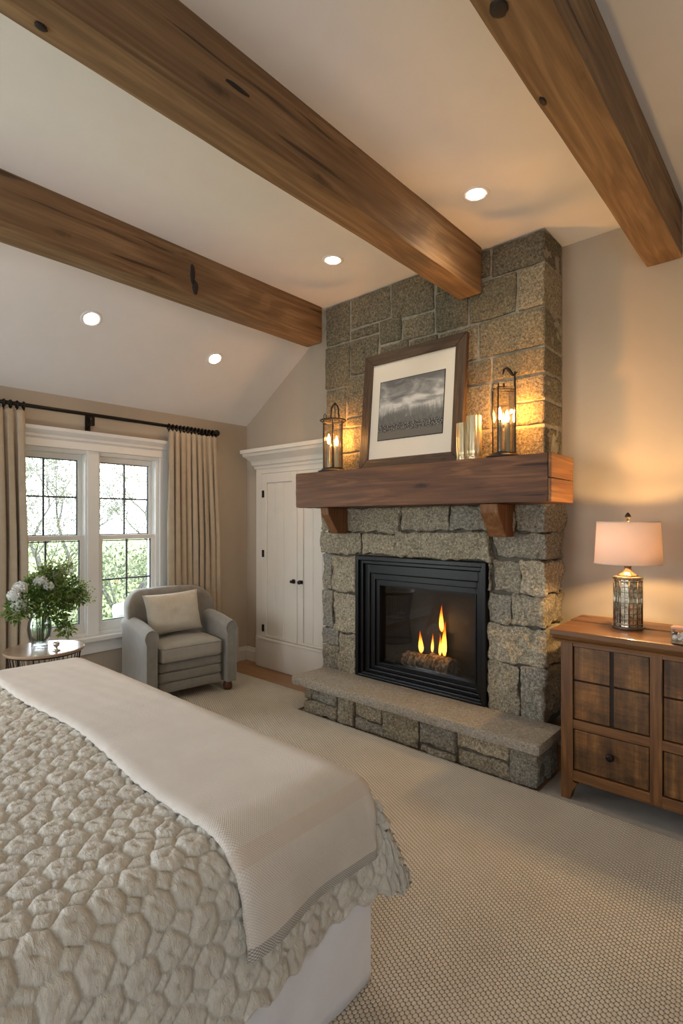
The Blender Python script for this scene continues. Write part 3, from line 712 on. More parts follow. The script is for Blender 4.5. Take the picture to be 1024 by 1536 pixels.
# ------------------------------------------------------------------ lanterns
MT['chrome'] = plain('polished_tube', (.62, .60, .56), .18, .9, noise_amt=.1)
MT['candle'] = plain('candle_sleeve', (.66, .58, .42), .35, noise_amt=.05)
def lantern(loc, r, h, sides, label, kind, rz):
    L = local_thing('lantern', label, 'lantern', loc, (0, 0, rz), 'candle lanterns on the mantel')
    bm = BM(); br = r * 1.42
    lathe(bm, [(br * .8, 0), (br, .006), (br, .014), (br * .82, .022), (r * 1.08, .026), (r * 1.05, .032)], (0, 0, 0), 28 if kind == 'a' else 28); obj('base', bm, MT['iron'], L, auto=40)
    for k in range(sides):
        a = 2 * PI * (k + .5) / sides; bm = BM()
        px, py = r * math.cos(a), r * math.sin(a)
        tube(bm, [(px, py, .03), (px, py, h)], .0042, 6); obj('upright', bm, MT['iron'], L)
    for nm_, zz, rr in (('top_ring', h, 1.0), ('bottom_ring', .034, 1.0)):
        bm = BM(); pts = [(r * rr * math.cos(2 * PI * (k + .5) / sides), r * rr * math.sin(2 * PI * (k + .5) / sides), zz) for k in range(sides)]
        tube(bm, pts, .0048, 6, closed=True); obj(nm_, bm, MT['iron'], L)
    if kind == 'a':
        bm = BM(); tube(bm, [(r * 1.18 * math.cos(2 * PI * k / 28), r * 1.18 * math.sin(2 * PI * k / 28), h + .003) for k in range(28)], .006, 6, closed=True); obj('rim', bm, MT['iron'], L)
    bm = BM()
    lathe(bm, [(r * .93, .034), (r * .93, h - .004)], (0, 0, 0), sides if kind == 'b' else 32, cap=False, M=Matrix.Rotation(PI / sides, 4, 'Z')); obj('glass_shade', bm, MT['lglass'], L)
    for (cx, cy, ch, mat) in ((-r * .38, -.01, h * .55, 'chrome'), (r * .34, .012, h * .52, 'candle')):
        bm = BM(); lathe(bm, [(.016, .03), (.016, ch), (.012, ch + .004)], (cx, cy, 0), 16); cd = obj('candle', bm, MT[mat], L, auto=40)
        bm = BM(); lathe(bm, [(.004, 0), (.011, .012), (.0125, .028), (.009, .048), (.004, .064), (.0008, .074)], (cx, cy, ch + .004), 14); obj('bulb', bm, MT['bulb'], cd, smooth=True)
    bm = BM()
    if kind == 'a':
        hp = [(.015 + .028 * math.cos(a), 0, h + .075 + .055 * math.sin(a)) for a in [PI * k / 12 for k in range(13)]]
        tube(bm, [(hp[0][0] + .004, 0, h)] + hp + [(hp[-1][0] - .004, 0, h)], .0052, 8)
        tube(bm, [(.015, 0, h), (.015, 0, h + .12)], .0035, 6)
        tube(bm, [(-r * .85, 0, h), (-r * .85, 0, h + .045), (-r * .75, 0, h + .058), (-r * .65, 0, h + .045), (-r * .65, 0, h)], .0035, 6)
        lathe(bm, [(.012, 0), (.012, .012), (.003, .022)], (.015, 0, h + .122), 12)
    else:
        tube(bm, [(r * .92, 0, .03), (r * .92, 0, h + .105)], .006, 8)
        tube(bm, [(r * .98, 0, h + .088), (r * .75, 0, h + .083), (r * .45, 0, h + .112), (r * .2, 0, h + .128), (-.0, 0, h + .115), (-.006, 0, h + .085)], [.005, .009, .011, .010, .008, .003], 8)
        tube(bm, [(0, 0, h), (0, 0, h + .035)], .005, 6); tube(bm, [(-r * .45, 0, h), (-r * .45, 0, h + .035)], .005, 6)
        tube(bm, [(-r * .9, 0, h), (r * .9, 0, h)], .0055, 6)
        tube(bm, [(r * .92, 0, h + .09), (r * 1.15, 0, h + .105)], [.006, .002], 6)
    obj('handle', bm, MT['iron'], L)
    return L
LAN1 = lantern((-2.775, 3.005, MZ1 + .001), .082, .40, 6, 'round iron lantern with hoop handle at the left end of the mantel', 'a', .7)
LAN2 = lantern((-1.385, 3.0, MZ1 + .001), .072, .415, 4, 'taller square iron lantern with hooked handle at the right end of the mantel', 'b', .75)
for (x, y) in ((-2.775, 3.005), (-1.385, 3.0)):
    plight('candle_light', (x + .01, y + .05, MZ1 + .29), (1, .43, .10), 7 if x < -2 else 12, .012)

# ribbed mercury-glass vases
m, nt, b = new_mat('mercury_glass'); v = coords(nt, (1, 1, .06)); f = ntex(nt, v, 60, 5, .7)
lk(nt, ramp(nt, f, [(.35, (.20, .13, .05)), (.5, (.62, .48, .27)), (.7, (.95, .85, .62))]), b.inputs['Base Color'])
setp(b, rough=.28, metal=.7); bump(nt, b, f, .3, .003); MT['mercury'] = m
for (x, y, r, h, lb) in ((-1.632, 2.955, .036, .235, 'shorter ribbed mercury glass vase touching the picture frame'), (-1.568, 2.975, .042, .275, 'taller ribbed mercury glass vase between picture and right lantern')):
    bm = BM(); N = 72; rings = []
    for rr, z in [(.6, .002), (1., .004), (1.06, .01), (1.06, .022), (.95, .03)] + [(1., .034 + (h - .034) * k / 8) for k in range(9)] + [(.93, h), (.90, h - .02), (.88, .05)]:
        rings.append([bm.verts.new((x + math.cos(a) * r * rr * (1 + (.13 * abs(math.sin(5 * a)) if z > .028 else 0)), y + math.sin(a) * r * rr * (1 + (.13 * abs(math.sin(5 * a)) if z > .028 else 0)), MZ1 + z)) for a in [2 * PI * j / N for j in range(N)]])
    for A, B in zip(rings, rings[1:]):
        for j in range(N): bm.faces.new((A[j], A[(j + 1) % N], B[(j + 1) % N], B[j]))
    bm.faces.new(rings[0][::-1]); bm.faces.new(rings[-1])
    tag(obj('mercury_glass_vase', bm, MT['mercury'], auto=50), lb, 'vase', 'mercury glass vases')

# ------------------------------------------------------------------ white built-in cabinet
cab = thing('wall_cabinet', 'tall white two-door cabinet with crown moulding in the corner left of the chimney', 'cabinet', (-3.65, 3.46, 0))
CX0, CX1, CYF = -4.215, -3.045, 3.42
bm = BM()
box(bm, CX0, CX1, CYF + .012, YB - .001, 0, 2.04)
box(bm, CX0, CX0 + .085, CYF, CYF + .03, .0, 2.0, .003); box(bm, CX1 - .04, CX1, CYF, CYF + .03, 0, 2.0, .003)
box(bm, CX0 + .08, CX1 - .03, CYF, CYF + .03, 1.925, 2.0, .003); 
obj('body', bm, MT['white'], cab)
bm = BM(); box(bm, CX0 + .05, CX1, CYF - .018, CYF + .02, .002, .285, .004); box(bm, CX0 + .05, CX1, CYF - .022, CYF + .02, .27, .298, .006); box(bm, CX0, CX0 + .045, CYF - .008, CYF + .02, .002, .298, .003)
obj('plinth', bm, MT['white'], cab)
bm = BM()
cp = [(0, 1.975), (.012, 1.975), (.016, 2.0), (.03, 2.012), (.04, 2.05), (.075, 2.085), (.095, 2.10), (.10, 2.125), (.115, 2.13), (.115, 2.165), (0, 2.165)]
def crown_path(off): return [(CX0 - off, YB - .001), (CX0 - off, CYF - off), (CX1, CYF - off)]
rings = []
for off, z in cp: rings.append([bm.verts.new((x, y, z)) for x, y in crown_path(off)])
for A, B in zip(rings, rings[1:] + rings[:1]):
    for j in range(2): bm.faces.new((A[j], A[j + 1], B[j + 1], B[j]))
obj('crown_moulding', bm, MT['white'], cab)
def cab_door(x0, x1):
    z0, z1 = .305, 1.92; bm = BM(); yf = CYF + .003; t = .075
    box(bm, x0, x1, yf + .014, yf + .02, z0, z1)
    box(bm, x0, x0 + t, yf - .008, yf + .016, z0, z1, .003); box(bm, x1 - t, x1, yf - .008, yf + .016, z0, z1, .003)
    box(bm, x0 + t - .001, x1 - t + .001, yf - .008, yf + .016, z1 - .09, z1, .003); box(bm, x0 + t - .001, x1 - t + .001, yf - .008, yf + .016, z0, z0 + .02, .003)
    a, c = x0 + t, x1 - t
    n = 3; wv_ = (c - a) / n
    for k in range(n):
        box(bm, a + k * wv_ + .004, a + (k + 1) * wv_ - .004, yf + .003, yf + .016, z0 + .02, z1 - .09, .004)
    # inner raised picture-frame bead
    return obj('door', bm, MT['white'], cab)
d1 = cab_door(-4.125, -3.613); d2 = cab_door(-3.607, -3.092)
for z in (1.722, 1.13, .39):
    bm = BM(); box(bm, -4.113, -4.083, CYF - .013, CYF - .004, z - .035, z + .035, .002); tube(bm, [(-4.098, CYF - .014, z - .028), (-4.098, CYF - .014, z + .028)], .005, 8); obj('hinge', bm, MT['iron'], d1)
bm = BM(); box(bm, -3.675, -3.635, CYF - .012, CYF - .004, .865, .905, .003); lathe(bm, [(.006, 0), (.006, .02), (.014, .026), (.013, .036), (.004, .04)], (0, 0, 0), 14, M=Matrix.Translation((-3.655, CYF - .01, .885)) @ Matrix.Rotation(PI / 2, 4, 'X'))
tube(bm, [(-3.655, CYF - .022, .885), (-3.62, CYF - .024, .885)], .006, 8); obj('latch', bm, MT['iron'], d1)
bm = BM(); box(bm, -3.585, -3.53, CYF - .012, CYF - .004, .868, .902, .003); lathe(bm, [(.007, 0), (.007, .02), (.018, .028), (.017, .038), (.005, .043)], (0, 0, 0), 14, M=Matrix.Translation((-3.545, CYF - .01, .885)) @ Matrix.Rotation(PI / 2, 4, 'X'))
tube(bm, [(-3.585, CYF - .022, .885), (-3.545, CYF - .024, .885)], .008, 8); obj('latch', bm, MT['iron'], d2)

# ------------------------------------------------------------------ armchair
ch = local_thing('armchair', 'grey-green upholstered armchair with rolled arms standing before the window', 'armchair', (-3.757, 2.403, .014), (0, 0, math.radians(82)))
ch.scale = (.865, 1, 1)
def soft(sd, amp=.004):
    def fn(p, n): return p + n * (noise.noise(p * 7 + Vector((sd, 0, 0))) * amp)
    return fn
W2 = .455
bm = BM()
# base front with horizontal channels
for (z0, z1) in ((.075, .155), (.157, .235), (.237, .312)): rbox(bm, -.31, .31, .035, .56, z0, z1, .012, .03, soft(z0))
obj('base', bm, MT['chair'], ch, smooth=True)
def seatfn(p, n):
    k = max(0, 1 - (p.x / .33) ** 2) * max(0, 1 - ((p.y - .28) / .32) ** 2)
    return Vector((p.x, p.y, p.z + (.03 * k if p.z > .37 else 0))) + n * noise.noise(p * 8) * .003
bm = BM(); rbox(bm, -.305, .305, .005, .50, .316, .445, .03, .025, seatfn); seat = obj('seat_cushion', bm, MT['seat'], ch, smooth=True)
bm = BM(); pp = []
for (x, y) in [(-.28, .008), (.28, .008), (.30, .03), (.30, .47), (-.30, .47), (-.30, .03)]: pp.append((x, y, .43))
tube(bm, pp, .005, 6, closed=True); tag(obj('piping', bm, MT['chair'], seat), 'grey piping')
# back with vertical channels
def backfn(p, n):
    x, y, z = p
    top = .86 - .10 * max(0, (abs(x) - .27) / .17) ** 2.2 - .012 * (abs(x) / .4)
    t = (z - .30) / .56
    z2 = .30 + t * (top - .30)
    chn = .012 * abs(math.sin((x / .105) * PI / 1.0)) if (n.y < .2 and abs(x) < .33) else 0
    wrap = -.16 * max(0, (abs(x) - .25) / .2) ** 2 * (1 if n.y < .5 else .55)
    y2 = y - chn + wrap * .8 + .07 * t - .02
    return Vector((x, y2, z2)) + n * noise.noise(p * 7) * .004
bm = BM(); rbox(bm, -.44, .44, .45, .585, .30, .86, .045, .022, backfn); obj('backrest', bm, MT['chair'], ch, smooth=True)
for s_ in (-1, 1):
    # arm: slab with rolled top, outline of its front face
    prof = []
    for k in range(9):
        a = PI * k / 8; prof.append((.062 * math.cos(a), .545 + .062 * math.sin(a)))
    prof = [(.050, .075), (.050, .50)] + [(x * 1.05, z) for x, z in prof] + [(-.050, .50), (-.050, .075)]
    prof = [(x + s_ * .395, z) for x, z in prof]
    bm = BM(); NY = 16; rings = []
    for j in range(NY + 1):
        y = -.005 + .57 * j / NY; drop = -.015 + .05 * math.sin(j / NY * 2.2)
        k_ = 1 - .10 * (1 if j in (0, NY) else 0)
        rings.append([bm.verts.new((s_ * .395 + (x - s_ * .395) * k_ + noise.noise(Vector((x * 9, y * 6, z * 5))) * .004, y, z * (1 if z < .4 else 1) + (drop if z > .45 else 0) * (z / .6) + noise.noise(Vector((x * 6, y * 6, 4))) * .003)) for x, z in prof])
    for A, B in zip(rings, rings[1:]):
        for i in range(len(prof)): bm.faces.new((A[i], A[(i + 1) % len(prof)], B[(i + 1) % len(prof)], B[i]))
    bm.faces.new(rings[0]); bm.faces.new(rings[-1][::-1])
    arm = obj('armrest', bm, MT['chair'], ch, auto=50)
    bm = BM(); tube(bm, [(s_ * .395 + (x - s_ * .395) * .93, -.008, z + (-.015 if z > .45 else 0)) for x, z in prof[0:-1]] , .0045, 6); obj('piping', bm, MT['chair'], arm)
MT['foot'] = plain('turned_wood_foot', (.10, .035, .015), .35)
for (x, y) in ((-.385, .05), (.385, .05), (-.385, .52), (.385, .52)):
    bm = BM(); lathe(bm, [(.030, 0), (.042, .012), (.045, .035), (.038, .06), (.034, .078)], (x, y, 0), 20); obj('foot', bm, MT['foot'], ch, smooth=True)
# pillow
pl = []
bm = BM(); N = 26; gv = {}
for side in (1, -1):
    for i in range(N + 1):
        for j in range(N + 1):
            if side == -1 and (i in (0, N) or j in (0, N)): gv[(side, i, j)] = gv[(1, i, j)]; continue
            u, v_ = i / N * 2 - 1, j / N * 2 - 1
            pin = 1 - .07 * (1 - abs(u) ** 2) * abs(v_) ** 3; pin2 = 1 - .09 * (1 - abs(v_) ** 2) * abs(u) ** 3
            th = .085 * (max(0, (1 - u ** 4) * (1 - v_ ** 4))) ** .55
            wr_ = noise.noise(Vector((u * 2.5, v_ * 2.5, side * 3))) * .008 * (1 - abs(u * v_))
            gv[(side, i, j)] = bm.verts.new((u * .245 * pin2, side * -(th + wr_ * (th > .01)), v_ * .175 * pin))
    for i in range(N):
        for j in range(N):
            f_ = [gv[(side, i, j)], gv[(side, i + 1, j)], gv[(side, i + 1, j + 1)], gv[(side, i, j + 1)]]
            bm.faces.new(f_ if side == 1 else f_[::-1])
me = bpy.data.meshes.new('pillow'); bm.to_mesh(me); bm.free()
me.transform(Matrix.Translation((-3.757, 2.403, 0)) @ Matrix.Rotation(math.radians(82), 4, 'Z') @ Matrix.Translation((-.03, .335, .672)) @ Matrix.Rotation(math.radians(-14), 4, 'X') @ Matrix.Rotation(math.radians(-2), 4, 'Y'))
tag(link_mesh('throw_pillow', me, MT['pillow']), 'cream fabric throw pillow propped up on the armchair seat', 'pillow')

# ------------------------------------------------------------------ side table, vase, bouquet
TX, TY, TZ = -3.77, 1.295, .62
MT['ttop'] = plain('table_top', (.34, .24, .16), .22, noise_amt=.12, nscale=5)
tb = thing('side_table', 'small round side table with wire cage base between bed and window', 'table', (TX, TY, 0))
bm = BM(); lathe(bm, [(.20, .0), (.232, .004), (.236, .012), (.236, .018), (.232, .022), (.2, .0225)], (TX, TY, TZ - .022), 64); obj('table_top', bm, MT['ttop'], tb, auto=40)
bm = BM()
for k in range(40):
    a = 2 * PI * k / 40; tube(bm, [(TX + .215 * math.cos(a), TY + .215 * math.sin(a), TZ - .022), (TX + .17 * math.cos(a), TY + .17 * math.sin(a), .3), (TX + .2 * math.cos(a), TY + .2 * math.sin(a), .017)], .0022, 5)
for r_, z in ((.215, TZ - .026), (.17, .3), (.2, .019)): tube(bm, [(TX + r_ * math.cos(2 * PI * k / 40), TY + r_ * math.sin(2 * PI * k / 40), z) for k in range(40)], .0045, 6, closed=True)
obj('wire_base', bm, MT['iron'], tb)
VX, VY = -3.80, 1.275
vs = thing('glass_vase', 'clear glass vase holding the bouquet on the side table', 'vase', (VX, VY, TZ))
bm = BM(); lathe(bm, [(.045, 0), (.05, .006), (.048, .03), (.066, .07), (.074, .12), (.068, .17), (.056, .20), (.060, .215), (.056, .213), (.052, .20), (.064, .17), (.070, .12), (.062, .07), (.042, .034), (.04, .03)], (VX, VY, TZ + .001), 32); obj('vase_glass', bm, MT['glass'], vs, smooth=True)
MT['water'] = glass('vase_water', (.80, .90, .80), .03)
bm = BM(); lathe(bm, [(.041, .036), (.061, .07), (.068, .12), (.064, .155), (.01, .155)], (VX, VY, TZ), 24); obj('water', bm, MT['water'], vs, smooth=True)

def leaf_mat(name, cols, rough=.5, transl=.35):
    m, nt, b = new_mat(name); g = nt.nodes.new('ShaderNodeNewGeometry')
    c = ramp(nt, g.outputs['Random Per Island'], [(i / (len(cols) - 1), q) for i, q in enumerate(cols)])
    lk(nt, c, b.inputs['Base Color']); setp(b, rough=rough)
    tr = nt.nodes.new('ShaderNodeBsdfTranslucent'); lk(nt, c, tr.inputs[0]); s = nt.nodes.new('ShaderNodeMixShader'); s.inputs[0].default_value = transl
    lk(nt, b.outputs[0], s.inputs[1]); lk(nt, tr.outputs[0], s.inputs[2]); lk(nt, s.outputs[0], nt.nodes['Material Output'].inputs[0]); return m
MT['leaf'] = leaf_mat('bouquet_leaves', [(.04, .085, .015), (.09, .17, .03), (.18, .28, .06), (.32, .40, .14)])
MT['sprig'] = leaf_mat('bouquet_sprigs', [(.13, .20, .05), (.34, .40, .15), (.72, .73, .50)])
MT['petal'] = leaf_mat('white_petals', [(.72, .76, .76), (.82, .84, .82), (.9, .9, .88)], transl=.25)
MT['stem'] = plain('green_stem', (.06, .11, .03), .5)
bq = thing('bouquet', 'leafy green bouquet with white hydrangea blossoms in the glass vase by the window', 'bouquet', (VX, VY, TZ + .05))
rnd = random.Random(3)
def leaf(bm, p, d, l, w_, roll):
    d = d.normalized(); a = d.cross(Vector((0, 0, 1)));
    if a.length < .1: a = Vector((1, 0, 0))
    a.normalize(); n = a.cross(d); a = (a * math.cos(roll) + n * math.sin(roll)); n = a.cross(d)
    pts = [p, p + d * l * .35 + a * w_ * .5 + n * l * .04, p + d * l * .75 + a * w_ * .32 + n * l * .03, p + d * l - n * l * .08, p + d * l * .75 - a * w_ * .32 + n * l * .03, p + d * l * .35 - a * w_ * .5 + n * l * .04]
    vsx = [bm.verts.new(q) for q in pts]; mid = bm.verts.new(p + d * l * .5 - n * l * .03)
    for i in range(6): bm.faces.new((vsx[i], vsx[(i + 1) % 6], mid))
def rdir(r, zlo=-1): 
    while True:
        v_ = Vector((r.uniform(-1, 1), r.uniform(-1, 1), r.uniform(-1, 1)))
        if .1 < v_.length < 1 and v_.z > zlo: return v_.normalized()
neck = Vector((VX, VY, TZ + .20))
stems = BM(); fol = BM(); spr = BM()
clusters = []
for (dx, dy, dz, rad, n) in [(.02, -.10, .12, .09, 330), (.0, .0, .17, .11, 460), (.02, .09, .15, .10, 380), (-.03, .17, .10, .085, 260), (.05, .02, .08, .09, 300), (.03, -.14, .06, .075, 230), (.0, .12, .04, .08, 240), (-.03, .05, .25, .08, 260), (.06, .14, -.09, .055, 170), (.04, .12, -.04, .035, 60), (-.04, -.02, .2, .08, 220), (-.02, .24, .11, .07, 190), (-.02, .2, .17, .08, 200)]:
    c_ = neck + Vector((dx, dy, dz)); clusters.append(c_)
    mid = (c_ + Vector((VX, VY, TZ + .19))) / 2 + Vector((0, 0, .02))
    tube(stems, [(VX + dx * .1, VY + dy * .1, TZ + .04), tuple(neck + Vector((dx * .15, dy * .15, 0))), tuple(mid), tuple(c_)], .0022, 5)
    for k in range(n):
        d = rdir(rnd); p = c_ + d * rad * rnd.uniform(.35, 1.0)
        leaf(fol, p, (d + rdir(rnd) * .7), rnd.uniform(.018, .036), rnd.uniform(.009, .016), rnd.uniform(0, 3))
for (dx, dy, dz) in [(-.05, .12, .30), (-.02, .18, .27), (-.06, .06, .32), (-.02, .24, .22), (.0, .29, .13), (-.05, .30, .17), (-.03, -.02, .28), (-.08, .2, .31), (-.04, .33, .08), (-.02, .16, .33), (-.04, .21, .34), (-.04, .09, .35)]:
    c_ = neck + Vector((dx, dy, dz)); tube(spr, [tuple(neck), tuple((neck + c_) / 2 + Vector((0, 0, .03))), tuple(c_)], .0016, 5)
    for k in range(260):
        t_ = rnd.uniform(.4, 1.08); base_ = neck.lerp(c_, t_) + Vector((0, 0, .12 * t_ * (1 - t_))); d = rdir(rnd)
        leaf(spr, base_ + d * rnd.uniform(.0, .055), d, rnd.uniform(.011, .024), rnd.uniform(.007, .013), rnd.uniform(0, 3))
obj('stems', stems, MT['stem'], bq, smooth=True); fo = obj('foliage', fol, MT['leaf'], bq); obj('flowering_sprigs', spr, MT['sprig'], bq)
for (dx, dy, dz, r_) in [(.03, -.125, .205, .042), (.05, -.165, .165, .036), (.045, -.135, .10, .048), (.02, .0, .235, .040), (.06, .035, .205, .026), (-.03, .10, .27, .03)]:
    bm = BM(); c_ = neck + Vector((dx, dy, dz))
    for k in range(110):
        d = rdir(rnd, -.6); p = c_ + d * r_ * .85
        for q in range(3): leaf(bm, p, d * .4 + rdir(rnd), .013, .011, rnd.uniform(0, 3))
    bmesh.ops.create_icosphere(bm, subdivisions=2, radius=r_ * .8, matrix=Matrix.Translation(c_))
    tag(obj('blossom', bm, MT['petal'], bq), 'white blossom head')
bm = BM(); lathe(bm, [(.022, 0), (.024, .004), (.008, .010), (.006, .024), (.016, .032), (.019, .045), (.016, .055), (.014, .054), (.015, .045), (.003, .036)], (-3.625, 1.315, TZ + .001), 20)
tag(obj('glass_votive', bm, MT['chrome'], smooth=True), 'tiny metallic votive cup right of the vase on the side table', 'votive')

# ------------------------------------------------------------------ curtains and rod
RX, RZ = -4.365, 2.312
rd = thing('curtain_rod', 'dark bronze curtain rod with round finial above the window', 'curtain rod', (RX, 1.9, RZ))
bm = BM(); tube(bm, [(RX, .60, RZ), (RX, 3.0, RZ)], .015, 12); obj('rod', bm, MT['rod'], rd, smooth=True)
for y_, s_ in ((3.0, 1), (.60, -1)):
    bm = BM(); lathe(bm, [(.016, 0), (.022, .004), (.022, .014), (.014, .018), (.022, .028), (.031, .044), (.031, .058), (.022, .074), (.006, .082)], (0, 0, 0), 20, M=Matrix.Translation((RX, y_, RZ)) @ Matrix.Rotation(-s_ * PI / 2, 4, 'X')); obj('finial', bm, MT['rod'], rd, smooth=True)
for y_ in (1.86, 2.95, .72):
    bm = BM(); box(bm, XW + .001, XW + .010, y_ - .022, y_ + .022, RZ - .13, RZ + .005, .003)
    tube(bm, [(XW + .008, y_, RZ - .10), (XW + .05, y_, RZ - .075), (RX - .004, y_, RZ - .02), (RX, y_, RZ - .012)], [.010, .008, .009, .012], 8); tube(bm, [(XW + .008, y_, RZ - .012), (RX, y_, RZ - .014)], .009, 8)
    box(bm, RX - .016, RX + .016, y_ - .010, y_ + .010, RZ - .09 if y_ == 1.86 else RZ - .025, RZ - .008, .004)
    obj('bracket', bm, MT['rod'], rd, auto=40)
def curtain(y0, y1, npl, label, seed):
    cu = thing('curtain', label, 'curtain', (RX, (y0 + y1) / 2, .02), 0, 'linen curtains')
    bm = BM(); NU, NV = npl * 22, 44; g = []
    for j in range(NV + 1):
        t_ = j / NV; z = RZ - .045 - t_ * (RZ - .075); row = []
        am = .022 + .050 * min(1, t_ * 2.2); flare = 1 + .05 * t_
        for i in range(NU + 1):
            s_ = i / NU; ph = s_ * npl * 2 * PI
            mod_ = 1 + .55 * noise.noise(Vector((s_ * npl * .7, t_ * 1.2, seed)))
            sw = noise.noise(Vector((s_ * 3, t_ * 1.5, seed + 5))) * .030 * t_
            wv_ = 2 * abs(math.sin(ph / 2 + noise.noise(Vector((s_ * npl * .5, t_ * .8, seed + 9))) * .9)) ** .6 - 1.1
            x = RX + .004 + am * mod_ * wv_ * .8 + .01 * math.sin(ph * 2 + seed) * t_
            y = (y0 + y1) / 2 + (s_ - .5) * (y1 - y0) * flare + .016 * math.sin(ph * 2 + .6) * min(1, .3 + t_) + sw
            row.append(bm.verts.new((max(x, XW + .02), y, z)))
        g.append(row)
    for A, B in zip(g, g[1:]):
        for i in range(NU): bm.faces.new((A[i], A[i + 1], B[i + 1], B[i]))
    o = obj('panel', bm, MT['curtain'], cu, smooth=True)
    md = o.modifiers.new('thickness', 'SOLIDIFY'); md.thickness = .003
    for k in range(npl + 5):
        y = y0 + .008 + (y1 - y0 - .016) * k / (npl + 4)
        bm = BM(); tube(bm, [(RX + .021 * math.cos(a), y + .003 * math.sin(3 * a + k), RZ - .006 + .025 * math.sin(a)) for a in [2 * PI * q / 16 for q in range(16)]], .0065, 6, closed=True)
        tube(bm, [(RX, y, RZ - .026), (RX, y, RZ - .05)], .006, 6)
        obj('ring', bm, MT['rod'], cu, smooth=True)
curtain(2.53, 3.05, 9, 'gathered beige linen curtain at the right side of the window behind the armchair', 1.2)
curtain(.78, 1.365, 9, 'gathered beige linen curtain at the left side of the window, behind the bouquet', 6.3)

# ------------------------------------------------------------------ dresser
dr = thing('dresser', 'rustic brown wooden dresser against the wall right of the fireplace', 'dresser', (-.15, 3.07, 0))
DX0, DX1, DYF, DYB = -.995, .69, 2.842, 3.30
bm = BM()
box(bm, DX0 - .045, DX1 + .045, 3.115, DYB + .02, .862, .894, .004)
box(bm, DX0 - .045, DX1 + .045, DYF - .05, 3.112, .856, .889, .008)
prism(bm, [(DYF - .045, .858), (DYF - .04, .845), (DYF - .015, .832), (DYF - .012, .822), (DYB, .822), (DYB, .858)], DX0 - .03, DX1 + .03, 'x')
obj('top', bm, MT['dr_x'], dr)
bm = BM(); box(bm, DX0 + .012, DX0 + .03, DYF + .05, DYB, .10, .83); box(bm, DX1 - .03, DX1 - .012, DYF + .05, DYB, .10, .83); box(bm, DX0 + .02, DX1 - .02, DYB - .02, DYB, .10, .83)
box(bm, DX0 + .02, DX1 - .02, DYF + .025, DYF + .03, .11, .83, mi=1); box(bm, DX0 + .02, DX1 - .02, DYF + .025, DYB, .10, .112)
obj('carcass', bm, [MT['dr_z'], MT['dr_gap_shade']], dr)
for x in (DX0, DX1 - .058):
    for y in (DYF - .004, DYB - .055):
        bm = BM(); sx_ = 1 if x < 0 else -1
        xo = x if x < 0 else x + .058
        prism(bm, [(xo, .83), (xo, .0), (xo + sx_ * .045, .0), (xo + sx_ * .052, .05), (xo + sx_ * .085, .10), (xo + sx_ * .058, .105), (xo + sx_ * .058, .83)], y, y + .055, 'y', bev=.003)
        obj('leg', bm, MT['dr_z'], dr)
bm = BM(); box(bm, DX0 + .055, DX1 - .055, DYF, DYF + .03, .108, .163, .003)
box(bm, DX0 + .055, DX1 - .055, DYF + .001, DYF + .03, .378, .425, .003); box(bm, DX0 + .055, DX1 - .055, DYF + .001, DYF + .03, .805, .83)
obj('rail', bm, MT['dr_x'], dr)
bays = [(-.937, -.585), (-.533, -.181), (-.129, .223), (.275, .632)]
for (a, c), (a2, c2) in zip(bays, bays[1:]):
    bm = BM(); box(bm, c, a2, DYF - .001, DYF + .03, .112, .828, .003); obj('stile', bm, MT['dr_z'], dr)
for a, c in bays:
    a += .004; c -= .004; xm = (a + c) / 2 + .008
    bm = BM(); z0, z1, zm = .430, .802, .628
    for (p, q) in ((a, xm - .009), (xm + .009, c)):
        for (r_, s_) in ((z0, zm - .004), (zm + .004, z1)): box(bm, p, q, DYF + .008, DYF + .026, r_, s_, .003)
    box(bm, xm - .012, xm + .012, DYF + .014, DYF + .026, z0, z1, mi=1)
    obj('door', bm, [MT['dr_panel'], MT['dr_gap_shade']], dr)
    bm = BM(); box(bm, a, c, DYF + .007, DYF + .026, .168, .373, .004); dw = obj('drawer', bm, MT['dr_panel'], dr)
    bm = BM(); lathe(bm, [(.008, 0), (.007, .014), (.017, .02), (.020, .027), (.018, .034), (.008, .037)], (0, 0, 0), 20, M=Matrix.Translation(((a + c) / 2 + .006, DYF + .008, .285)) @ Matrix.Rotation(PI / 2, 4, 'X')); obj('knob', bm, MT['iron'], dw, smooth=True)

# ------------------------------------------------------------------ table lamp
LX, LY, LZ = -.733, 3.07, .8905
lm = local_thing('table_lamp', 'table lamp with mirrored grid base and white drum shade, lit, on the dresser', 'lamp', (LX, LY, LZ))
m, nt, b = new_mat('antique_mirror'); f = ntex(nt, coords(nt), 45, 5, .7)
lk(nt, ramp(nt, f, [(.35, (.20, .18, .12)), (.5, (.70, .66, .52)), (.68, (.95, .93, .84))]), b.inputs['Base Color']); setp(b, rough=.14, metal=.9); MT['mirror'] = m
MT['pewter'] = plain('lamp_metal', (.33, .27, .20), .25, .9, noise_amt=.3, nscale=50)
MT['copper'] = plain('copper_neck', (.42, .21, .11), .25, .9, noise_amt=.3, nscale=50)
bm = BM(); NS = 10; lathe(bm, [(.066, .012), (.066, .262)], (0, 0, 0), NS); obj('mirror_body', bm, MT['mirror'], lm)
bm = BM()
for k in range(NS):
    a = 2 * PI * k / NS; tube(bm, [(.067 * math.cos(a), .067 * math.sin(a), .012), (.067 * math.cos(a), .067 * math.sin(a), .262)], .0042, 6)
    a2 = 2 * PI * (k + .5) / NS; rr_ = .066 * math.cos(PI / NS); tube(bm, [((rr_) * math.cos(a2), (rr_) * math.sin(a2), .02), (rr_ * math.cos(a2), rr_ * math.sin(a2), .255)], .0018, 4)
